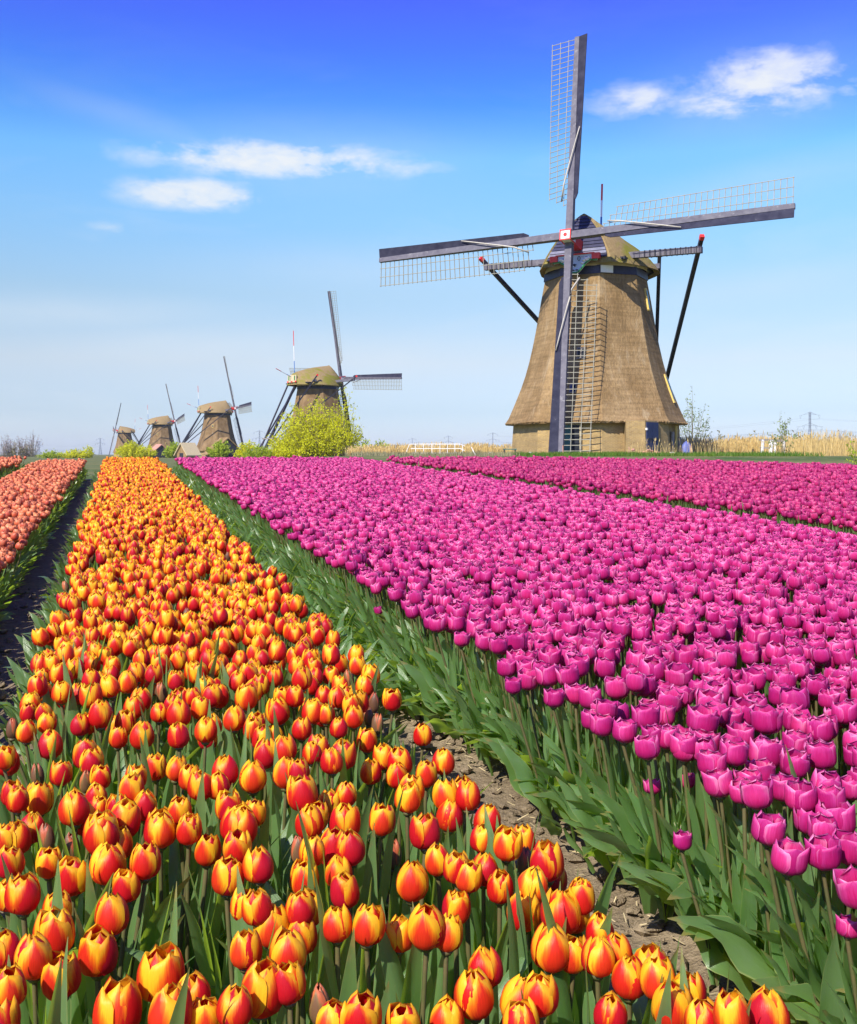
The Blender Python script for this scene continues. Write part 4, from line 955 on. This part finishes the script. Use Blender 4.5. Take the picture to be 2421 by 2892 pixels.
crop('red', 0, 1900, .569, [(190, 60, 100), (455, 105, 110), (500, 200, 125), (700, 125, 105), (400, 250, 100), (130, 285, 100), (255, 350, 125), (225, 190, 90), (230, 240, 95), (140, 190, 85), (560, 60, 100), (640, 40, 100), (890, 195, 125), (790, 190, 85), (900, 130, 110),
    (700, 300, 125), (890, 305, 110), (1020, 275, 115), (1055, 105, 105), (960, 110, 85), (1225, 115, 115), (1160, 220, 115), (1390, 185, 120), (1460, 110, 95), (1550, 185, 110), (1620, 200, 80), (1680, 265, 90), (1250, 270, 100), (1300, 320, 110), (585, 315, 80), (430, 400, 130), (460, 430, 120), (500, 510, 100),
    (300, 490, 110), (775, 460, 115), (870, 470, 110), (1000, 550, 130), (940, 510, 110), (1120, 480, 135), (1255, 505, 145), (1090, 550, 120), (1420, 370, 120), (1320, 390, 130), (1420, 490, 140), (1490, 480, 80), (1550, 390, 75), (1650, 430, 115), (1700, 400, 130), (1510, 590, 155), (1550, 700, 140), (1640, 640, 110),
    (60, 590, 100), (190, 620, 145), (90, 620, 110), (375, 660, 155), (480, 600, 110), (650, 570, 130), (720, 650, 130), (510, 780, 180), (600, 720, 160), (480, 670, 90), (590, 660, 120), (800, 760, 165), (890, 670, 110), (940, 760, 110), (1140, 650, 140), (1180, 740, 170), (1260, 690, 110), (1720, 590, 100), (670, 510, 110), (30, 410, 80), (190, 500, 70, 1), (430, 530, 75, 1), (60, 270, 60, 1)])
crop('pink', 1600, 2100, .467, [(935, 230, 180), (885, 120, 170), (1160, 300, 190), (1075, 280, 150), (1180, 170, 170), (1380, 110, 170), (1550, 65, 180), (1420, 310, 190), (1320, 260, 170), (1560, 240, 180), (1600, 330, 180), (1630, 450, 230), (1480, 450, 190), (1335, 680, 210), (1555, 650, 210), (1720, 260, 150), (710, 30, 150), (840, 30, 160), (1010, 50, 160), (1200, 50, 200)])
crop('pink', 1200, 1600, .6945, [(1165, 795, 110), (930, 680, 90), (985, 690, 100), (1055, 720, 110), (1130, 715, 120), (1245, 735, 100), (1385, 750, 140), (1505, 800, 120), (1615, 760, 120), (810, 665, 100), (900, 605, 110), (965, 600, 100), (1125, 620, 130), (785, 595, 100), (720, 580, 90), (675, 530, 95), (785, 490, 100), (360, 480, 65), (505, 440, 95), (1295, 590, 120), (1390, 620, 120), (1530, 640, 90), (1610, 660, 110),
    (1510, 540, 130), (1160, 550, 110), (1180, 515, 110), (1710, 590, 100), (620, 400, 95), (590, 440, 90), (730, 410, 90), (570, 370, 100), (510, 365, 90), (470, 340, 90), (420, 380, 90), (370, 375, 80), (1030, 440, 105), (920, 415, 115), (860, 380, 100), (985, 340, 90), (1065, 360, 95), (770, 310, 100), (700, 290, 90), (600, 310, 90), (370, 305, 105), (310, 325, 70), (240, 300, 80), (210, 250, 110), (50, 230, 70), (530, 265, 90), (650, 240, 95), (1590, 230, 90), (1420, 295, 100), (1350, 280, 110), (1230, 340, 110)])
# one dwarf bloom each where the photo shows low ones by the furrow
for (x, y, wpx) in ((1845, 2217, 30), (1940, 2200, 24), (2394, 2612, 52), (1080, 1715, 20), (1928, 2370, 26)):
    t_ = y - 1191.0; dh = -.09; Y = F * (.70 - dh) / t_; heads['pink'].append(((x - CX) / F * Y, Y, HEADC + dh, .62, 'open'))

def fill(bed, spacing, ymax, lo=.60, margin=1.8):
    """jittered hexagonal planting of a bed, inside what the camera or a step aside from it could see"""
    a, b_ = BEDS[bed]; out = []; y = lo; row = 0
    while y < ymax:
        off = a + (row % 2) * spacing * .5
        while off < b_:
            jx, jy = random.gauss(0, spacing * .20), random.gauss(0, spacing * .20); X = off + jx - DIR * (y + jy); Y = y + jy
            if abs(X) < .4035 * Y + margin and Y < yend(X) and a - .05 < off + jx < b_ + .05: out.append((X, Y))
            off += spacing
        y += spacing * .866; row += 1
    return out
def add_fill(bed, spacing, mind, ymax):
    hs = heads[bed]; cell = {}
    def key(x, y): return (int(math.floor(x / .1)), int(math.floor(y / .1)))
    for h in hs: cell.setdefault(key(h[0], h[1]), []).append(h)
    ycov = 1.5
    for X, Y in fill(bed, spacing, ymax):
        kx, ky = key(X, Y); near = min((math.hypot(X - h[0], Y - h[1]) for i in (-1, 0, 1) for j in (-1, 0, 1) for h in cell.get((kx + i, ky + j), ())), default=9)
        if near < mind or random.random() < .03 or (bed == 'red' and Y < 2.5 and (near < .078 or random.random() < .35)): continue
        bud = bed == 'red' and random.random() < .07 and Y < 6
        dh = random.gauss(-.004, .014) - (.04 if bud else 0)
        if bed == 'red' and Y < 2.6: dh -= random.uniform(0, .05)
        h = (X, Y, HEADC + dh, random.uniform(.86, 1.06), 'bud' if bud else 'open'); hs.append(h)
add_fill('red', .076, .062, 20.2); add_fill('pink', .072, .060, 20.2)

# ---- single plants: the ~300 nearest of each of the two front beds
ORD = ['first', 'second', 'third', 'fourth', 'fifth', 'sixth', 'seventh', 'eighth', 'ninth', 'tenth', 'eleventh', 'twelfth', 'thirteenth', 'fourteenth', 'fifteenth', 'sixteenth', 'seventeenth', 'eighteenth']
def scr(h): return (CX + F * h[0] / h[1], HZ - F * (h[2] + SL * h[1] + G0 - EYE) / h[1])
def in_view(h, m_=30):
    x, y = scr(h); return -m_ < x < 2421 + m_ and y < 2892 + m_ + 25
PLANTS = {'red': [], 'pink': []}; REST = {'red': [], 'pink': []}
for bed in ('red', 'pink'):
    hs = sorted(heads[bed], key=lambda h: h[1]); vis = [h for h in hs if in_view(h)]
    PLANTS[bed] = vis[:300]; ids = set(id(h) for h in PLANTS[bed]); REST[bed] = [h for h in hs if id(h) not in ids]
def bed_side(bed, h):
    a, b_ = BEDS[bed]
    if bed == 'pink': b_ = 2.6
    return (h[0] + DIR * h[1] - a) / (b_ - a)
def label_for(bed, i, h, rank, pos, n):
    side = bed_side(bed, h); what = 'closed brownish bud' if h[4] == 'bud' else ('yellow-edged red tulip' if bed == 'red' else 'magenta tulip')
    if bed == 'pink' and h[3] < .7: what = 'dwarf magenta tulip'
    if rank < 18:
        return f'{what}, {ORD[pos]} from the left in the {ORD[rank] + " nearest" if rank else "nearest"} row of its bed'
    return None
def edge_lean(bed, h):
    """plants at the rim of a bed lean out over the furrow"""
    a, b_ = BEDS[bed]; o = h[0] + DIR * h[1]
    return -.20 * max(0, 1 - (o - a) / .15) + .24 * max(0, 1 - (b_ - o) / .15) * (1 if bed != 'red' else .6)
def make_tulip(bed, h, label, group, idx):
    X, Y, hc, s_, kind = h
    root = empty('red_yellow_tulip' if bed == 'red' else 'magenta_tulip')
    tag(root, label, 'tulip', group)
    spec = SPEC['bud' if kind == 'bud' else bed]; Hh = spec['H'] * s_
    lean = Vector((random.gauss(0, .055) + edge_lean(bed, h), random.gauss(0, .055), 1)).normalized(); sh = hc - Hh * .5
    g = soil_h(X, Y); top = Vector((0, 0, sh)); bx, by = X - lean.x * sh, Y - lean.y * sh
    root.location = (bx, by, g - .004)
    st = link('stem', STEM_ME, root); st.rotation_euler = (lean.to_track_quat('Z', 'Y') @ Euler((0, 0, random.random() * 6)).to_quaternion()).to_euler(); st.scale = (U(.9, 1.15),) * 2 + (sh / lean.z,)
    bl = link('bloom', HEART_ME, root); bl.location = Vector((X - bx, Y - by, sh)); az_ = random.random() * 6.283
    bl.rotation_euler = (random.gauss(0, .07), random.gauss(0, .07), az_); bl.scale = (s_,) * 3
    var = random.choice(PETAL_ME['redbud'] if kind == 'bud' else PETAL_ME[bed])
    for me, ang in var:
        p_ = link('petal', me, bl); p_.rotation_euler = (random.gauss(0, .03), random.gauss(0, .02), ang)
    side = bed_side(bed, h); nl = random.choice((3, 3, 4)) if bed == 'red' else random.choice((3, 3, 4))
    a0_ = random.random() * 6.28
    edge_r = bed == 'red' and side > .88; edge_l = bed == 'red' and side < .12; edge_p = bed == 'pink' and side < .20
    for k in range(nl):
        kind_l = 'upright' if (edge_r or edge_p or edge_l) else random.choices(('upright', 'arch', 'broad'), (.58, .30, .12) if bed == 'red' else (.60, .34, .06))[0]
        lf = link('leaf', random.choice(LEAF_ME[kind_l]), root); sc_ = U(.82, 1.12) * (hc / PH) * (.92 if bed == 'red' else .74)
        lf.rotation_euler = (0, 0, a0_ + k * 2.3 + random.gauss(0, .3)); lf.scale = (sc_,) * 3; lf.location = ((X - bx) * .08, (Y - by) * .08, 0)
    if edge_p or (edge_r and random.random() < .25) or (edge_l and random.random() < .3):
        for k in range((1 if side > .05 else 0) if edge_p else 1):
            lf = link('leaf', random.choice(LEAF_ME[random.choice(('broad', 'oblique', 'arch'))]), root)
            base = PI / 2 + .25 if (edge_p or edge_l) else -PI / 2 + .25        # blade arches over the furrow
            lf.rotation_euler = (0, 0, base + random.gauss(0, .5)); lf.scale = (U(.72, .95),) * 3
    return root
for bed in ('red', 'pink'):
    lst = sorted(PLANTS[bed], key=lambda h: -scr(h)[1]); per = 10 if bed == 'red' else 9
    gname = 'red and yellow tulips of the middle bed' if bed == 'red' else 'magenta tulips of the wide bed'
    done = 0; rank = 0
    while done < len(lst):
        chunk = sorted(lst[done:done + per], key=lambda h: scr(h)[0])
        for pos, h in enumerate(chunk):
            lab = label_for(bed, 0, h, rank, pos, len(chunk))
            if lab is None:
                sd = bed_side(bed, h); zone = 'along the dark track side' if sd < .33 else ('in the middle' if sd < .66 else 'along the furrow side')
                if bed == 'pink': zone = 'along the furrow edge' if sd < .25 else ('a little way in from the furrow' if sd < .6 else 'deep inside')
                far = 'part-way back' if rank < 24 else 'farther back'
                lab = (('brownish tulip bud ' if h[4] == 'bud' else 'yellow-edged red tulip ') if bed == 'red' else 'magenta tulip ') + f'{far}, {zone} of its bed'
            make_tulip(bed, h, lab, gname, done + pos)
        done += len(chunk); rank += 1

# ---- joined whole plants, shared by the many
def plant_mb(sp, seed, nu, nv, height=PH, leaves=4, kinds=('upright', 'arch'), stem=True):
    rnd = random.Random(seed); q = MB(); spec = SPEC[sp]; sh = height - spec['H'] / 2
    for vs, fs, uv, ang in bloom_parts(spec, seed, nu, nv):
        Mx = Matrix.Translation((0, 0, sh)) @ Matrix.Rotation(ang, 4, 'Z'); q.add([Mx @ Vector(v) for v in vs], fs, 0, uv)
    if stem: q.tube([(0, 0, 0), (rnd.uniform(-.01, .01), rnd.uniform(-.01, .01), sh * .5), (0, 0, sh + .004)], .0040, .0036, 5, 2, cap=False)
    for k in range(leaves):
        vs, fs, uv = rnd.choice(LEAVES[rnd.choice(kinds)]); Mx = Matrix.Rotation(rnd.random() * 6.28, 4, 'Z') @ Matrix.Scale(rnd.uniform(.62, .80) * (1.12 if sp == 'red' else 1), 4); q.add([Mx @ Vector(v) for v in vs], fs, 1, uv)
    return q
MODELS = bpy.data.collections.new('tulip_models')
def model(name, mb, mats):
    o = bpy.data.objects.new(name, mb.mesh(name, mats, True)); MODELS.objects.link(o); return o
NVAR = 6; names = []
MIDX = {}
def add_models(key, sp, mat, nu=4, nv=5, n=NVAR):
    MIDX[key] = []
    for i in range(n):
        nm = f'tulip_model_{len(names):03d}'; names.append(nm); MIDX[key].append(len(names) - 1)
        model(nm, plant_mb(sp, 500 + len(names) * 7, nu, nv), [M[mat], M['leaf'], M['stem']])
add_models('red', 'red', 'petal_red', 5, 6, 8); add_models('bud', 'bud', 'petal_bud', 4, 5, 2); add_models('pink', 'pink', 'petal_pink', 5, 6, 8)
add_models('crimson', 'crimson', 'petal_crimson'); add_models('coral', 'coral', 'petal_coral'); add_models('farcoral', 'coral', 'petal_coral')
for k in ('broad', 'arch', 'upright', 'oblique'):
    MIDX['leaf_' + k] = []
    for i in range(len(LEAVES[k])):
        nm = f'tulip_model_{len(names):03d}'; names.append(nm); MIDX['leaf_' + k].append(len(names) - 1)
        q = MB(); q.add(LEAVES[k][i][0], LEAVES[k][i][1], 0, LEAVES[k][i][2]); model(nm, q, [M['leaf']])

ng = bpy.data.node_groups.new('plant_out', 'GeometryNodeTree')
ng.interface.new_socket(name='Geometry', in_out='INPUT', socket_type='NodeSocketGeometry'); ng.interface.new_socket(name='Geometry', in_out='OUTPUT', socket_type='NodeSocketGeometry')
gi, go = ng.nodes.new('NodeGroupInput'), ng.nodes.new('NodeGroupOutput')
iop = ng.nodes.new('GeometryNodeInstanceOnPoints'); ci = ng.nodes.new('GeometryNodeCollectionInfo')
ci.inputs['Collection'].default_value = MODELS; ci.inputs['Separate Children'].default_value = True; ci.inputs['Reset Children'].default_value = True
def nattr(name, typ):
    nd = ng.nodes.new('GeometryNodeInputNamedAttribute'); nd.data_type = typ; nd.inputs['Name'].default_value = name; return nd.outputs['Attribute']
ng.links.new(gi.outputs[0], iop.inputs['Points']); ng.links.new(ci.outputs[0], iop.inputs['Instance']); iop.inputs['Pick Instance'].default_value = True
ng.links.new(nattr('idx', 'INT'), iop.inputs['Instance Index']); ng.links.new(nattr('rot', 'FLOAT_VECTOR'), iop.inputs['Rotation']); ng.links.new(nattr('scl', 'FLOAT_VECTOR'), iop.inputs['Scale'])
ng.links.new(iop.outputs[0], go.inputs[0])
def scatter(name, pts, rot, scl, idx):
    me = bpy.data.meshes.new(name); me.from_pydata([tuple(p) for p in pts], [], [])
    for nm, typ, arr in (('rot', 'FLOAT_VECTOR', rot), ('scl', 'FLOAT_VECTOR', scl)):
        me.attributes.new(nm, typ, 'POINT').data.foreach_set('vector', np.asarray(arr, np.float32).ravel())
    me.attributes.new('idx', 'INT', 'POINT').data.foreach_set('value', np.asarray(idx, np.int32))
    o = link(name, me); md = o.modifiers.new('plant_out', 'NODES'); md.node_group = ng; tag(o, kind='stuff'); return o
def scatter_tulips(name, hs, key, bed=None):
    P, Ro, Sc, Ix = [], [], [], []
    for X, Y, hc, s_, kind in hs:
        ln = edge_lean(bed, (X, Y)); ry = math.atan(ln) + random.gauss(0, .05); P.append((X - ln * hc, Y, soil_h(X, Y) - .004)); k = hc / PH
        e = (Matrix.Rotation(ry, 3, 'Y') @ Matrix.Rotation(random.gauss(0, .05), 3, 'X') @ Matrix.Rotation(random.random() * 6.283, 3, 'Z')).to_euler(); Ro.append(tuple(e))
        Sc.append((s_ * U(.96, 1.06), s_ * U(.96, 1.06), k)); Ix.append(random.choice(MIDX['bud' if kind == 'bud' else key]))
    return scatter(name, P, Ro, Sc, Ix)
scatter_tulips('red_yellow_tulips', REST['red'], 'red', 'red'); scatter_tulips('magenta_tulips', REST['pink'], 'pink', 'pink')
# coral, far coral and crimson beds
def bed_heads(bed, spacing, margin=1.8, low=0.0): return [(X, Y, HEADC - low + random.gauss(0, .017), U(.88, 1.08), 'open') for X, Y in fill(bed, spacing, 20.2, .60, margin)]
CH = bed_heads('coral', .070, 1.8, .05); FH = bed_heads('farleft', .078); KH = bed_heads('crimson', .078, 2.2)
def single_many(hs, name, key, petmat, what, group, zones):
    """the 300 nearest of a farther bed: one object each, bloom and greens as its parts"""
    vis = sorted([h for h in hs if in_view(h, 6)], key=lambda h: h[1])[:300]; ids = set(id(h) for h in vis)
    BL, GR = [], []
    for i in range(5):
        q = MB()
        for vs, fs, uv, ang in bloom_parts(SPEC[key], 900 + i, 5, 6):
            Mx = Matrix.Translation((0, 0, PH - SPEC[key]['H'] / 2)) @ Matrix.Rotation(ang, 4, 'Z'); q.add([Mx @ Vector(v) for v in vs], fs, 0, uv)
        BL.append(q.mesh('bloom', M[petmat], True)); q = MB()
        for k in range(3):
            vs, fs, uv = random.choice(LEAVES[random.choice(('upright', 'arch'))]); Mx = Matrix.Rotation(random.random() * 6.28, 4, 'Z') @ Matrix.Scale(.80, 4); q.add([Mx @ Vector(v) for v in vs], fs, 0, uv)
        q.tube([(0, 0, 0), (.004, 0, .16), (0, 0, PH - .026)], .0048, .0042, 5, 1, cap=False); GR.append(q.mesh('stem_and_leaves', [M['leaf'], M['stem']], True))
    for i, h in enumerate(vis):
        X, Y, hc, s_, _k = h; root = link(name, random.choice(BL)); bd = {'coral_tulip': 'coral', 'crimson_tulip': 'crimson', 'pale_coral_tulip': 'farleft'}[name]; ln = edge_lean(bd, h); root.location = (X - ln * hc, Y, soil_h(X, Y) - .004); root.rotation_euler = (Matrix.Rotation(math.atan(ln) + random.gauss(0, .05), 3, 'Y') @ Matrix.Rotation(random.gauss(0, .05), 3, 'X') @ Matrix.Rotation(random.random() * 6.28, 3, 'Z')).to_euler(); root.scale = (s_, s_, hc / PH)
        sd = bed_side({'coral_tulip': 'coral', 'crimson_tulip': 'crimson', 'pale_coral_tulip': 'farleft'}[name], h)
        tag(root, f'{what} {"nearest the camera" if i < 100 else ("a little farther back" if i < 200 else "part-way back")} {zones(sd)}', 'tulip', group)
        link('stem_and_leaves', random.choice(GR), root)
    return [h for h in hs if id(h) not in ids]
r1 = single_many(CH, 'coral_tulip', 'coral', 'petal_coral', 'coral orange tulip', 'coral tulips beyond the dark track', lambda s_: 'on the dark track side of its bed' if s_ > .5 else 'on the outer side of its bed')
r2 = single_many(KH, 'crimson_tulip', 'crimson', 'petal_crimson', 'crimson tulip', 'crimson tulips beyond the magenta bed', lambda s_: 'along the green strip beside the magenta bed' if s_ < .12 else 'inside the crimson bed')
scatter_tulips('coral_tulips', r1, 'coral', 'coral'); scatter_tulips('crimson_tulips', r2, 'crimson', 'crimson')
r3 = single_many(FH, 'pale_coral_tulip', 'coral', 'petal_coral', 'salmon tulip', 'salmon tulips of the outermost bed', lambda s_: 'in the outermost bed beyond the green strip')
scatter_tulips('outer_coral_tulips', r3, 'coral', 'farleft')
# leaves that spill over the bed edges into the furrows, all along
P, Ro, Sc, Ix = [], [], [], []
def spill(off0, off1, step, base, kinds, smin, smax, y0=.8, dens=1.0):
    y = y0
    while y < 20:
        if random.random() < dens:
            off = U(off0, off1); X = off - DIR * y
            if abs(X) < .4035 * y + 1.8 and y < yend(X):
                P.append((X, y, soil_h(X, y) - .004)); Ro.append((0, 0, base + random.gauss(0, .75))); s_ = U(smin, smax); Sc.append((s_,) * 3); Ix.append(random.choice(MIDX['leaf_' + random.choice(kinds)]))
        y += step * U(.6, 1.4)
LFT, RGT = PI / 2 + .2, -PI / 2 + .2
spill(1.17, 1.28, .030, LFT, ('broad', 'oblique'), .60, .85, .8); spill(1.22, 1.45, .013, LFT, ('broad', 'oblique', 'broad'), .78, 1.05, .8); spill(1.24, 1.45, .040, LFT, ('upright', 'oblique'), .70, .95, .8)
spill(1.06, 1.20, .018, LFT, ('broad', 'oblique', 'arch'), .55, .85, 3.7); spill(1.15, 1.34, .010, LFT, ('upright', 'arch', 'oblique', 'broad'), .65, .92, 3.5); spill(1.24, 1.42, .014, LFT, ('oblique', 'upright', 'broad'), .65, .90, 2.4)
spill(1.12, 1.24, .040, LFT, ('broad', 'oblique', 'arch'), .55, .85, 2.3); spill(.66, .78, .030, RGT, ('arch', 'oblique', 'broad'), .45, .70, 2.4); spill(.64, .72, .04, RGT, ('arch', 'upright', 'oblique'), .45, .70); spill(.74, 1.05, .014, RGT, ('broad', 'arch', 'oblique'), .45, .75, 3.8)
spill(-.34, -.22, .024, LFT, ('broad', 'arch', 'oblique'), .40, .65); spill(-.80, -.68, .016, RGT, ('broad', 'arch', 'oblique'), .5, .80)
spill(-1.56, -1.46, .03, LFT, ('broad', 'arch'), .6, .9); spill(-1.92, -1.80, .03, RGT, ('broad', 'arch'), .6, .9); spill(-1.84, -1.5, .02, RGT, ('broad', 'arch'), .5, .8)
spill(4.48, 4.66, .02, RGT, ('broad', 'arch'), .7, .95); spill(5.05, 5.22, .02, LFT, ('broad', 'upright'), .7, .95); spill(4.60, 5.10, .010, RGT, ('arch', 'upright', 'broad'), .6, .85)
scatter('furrow_leaves', P, Ro, Sc, Ix)
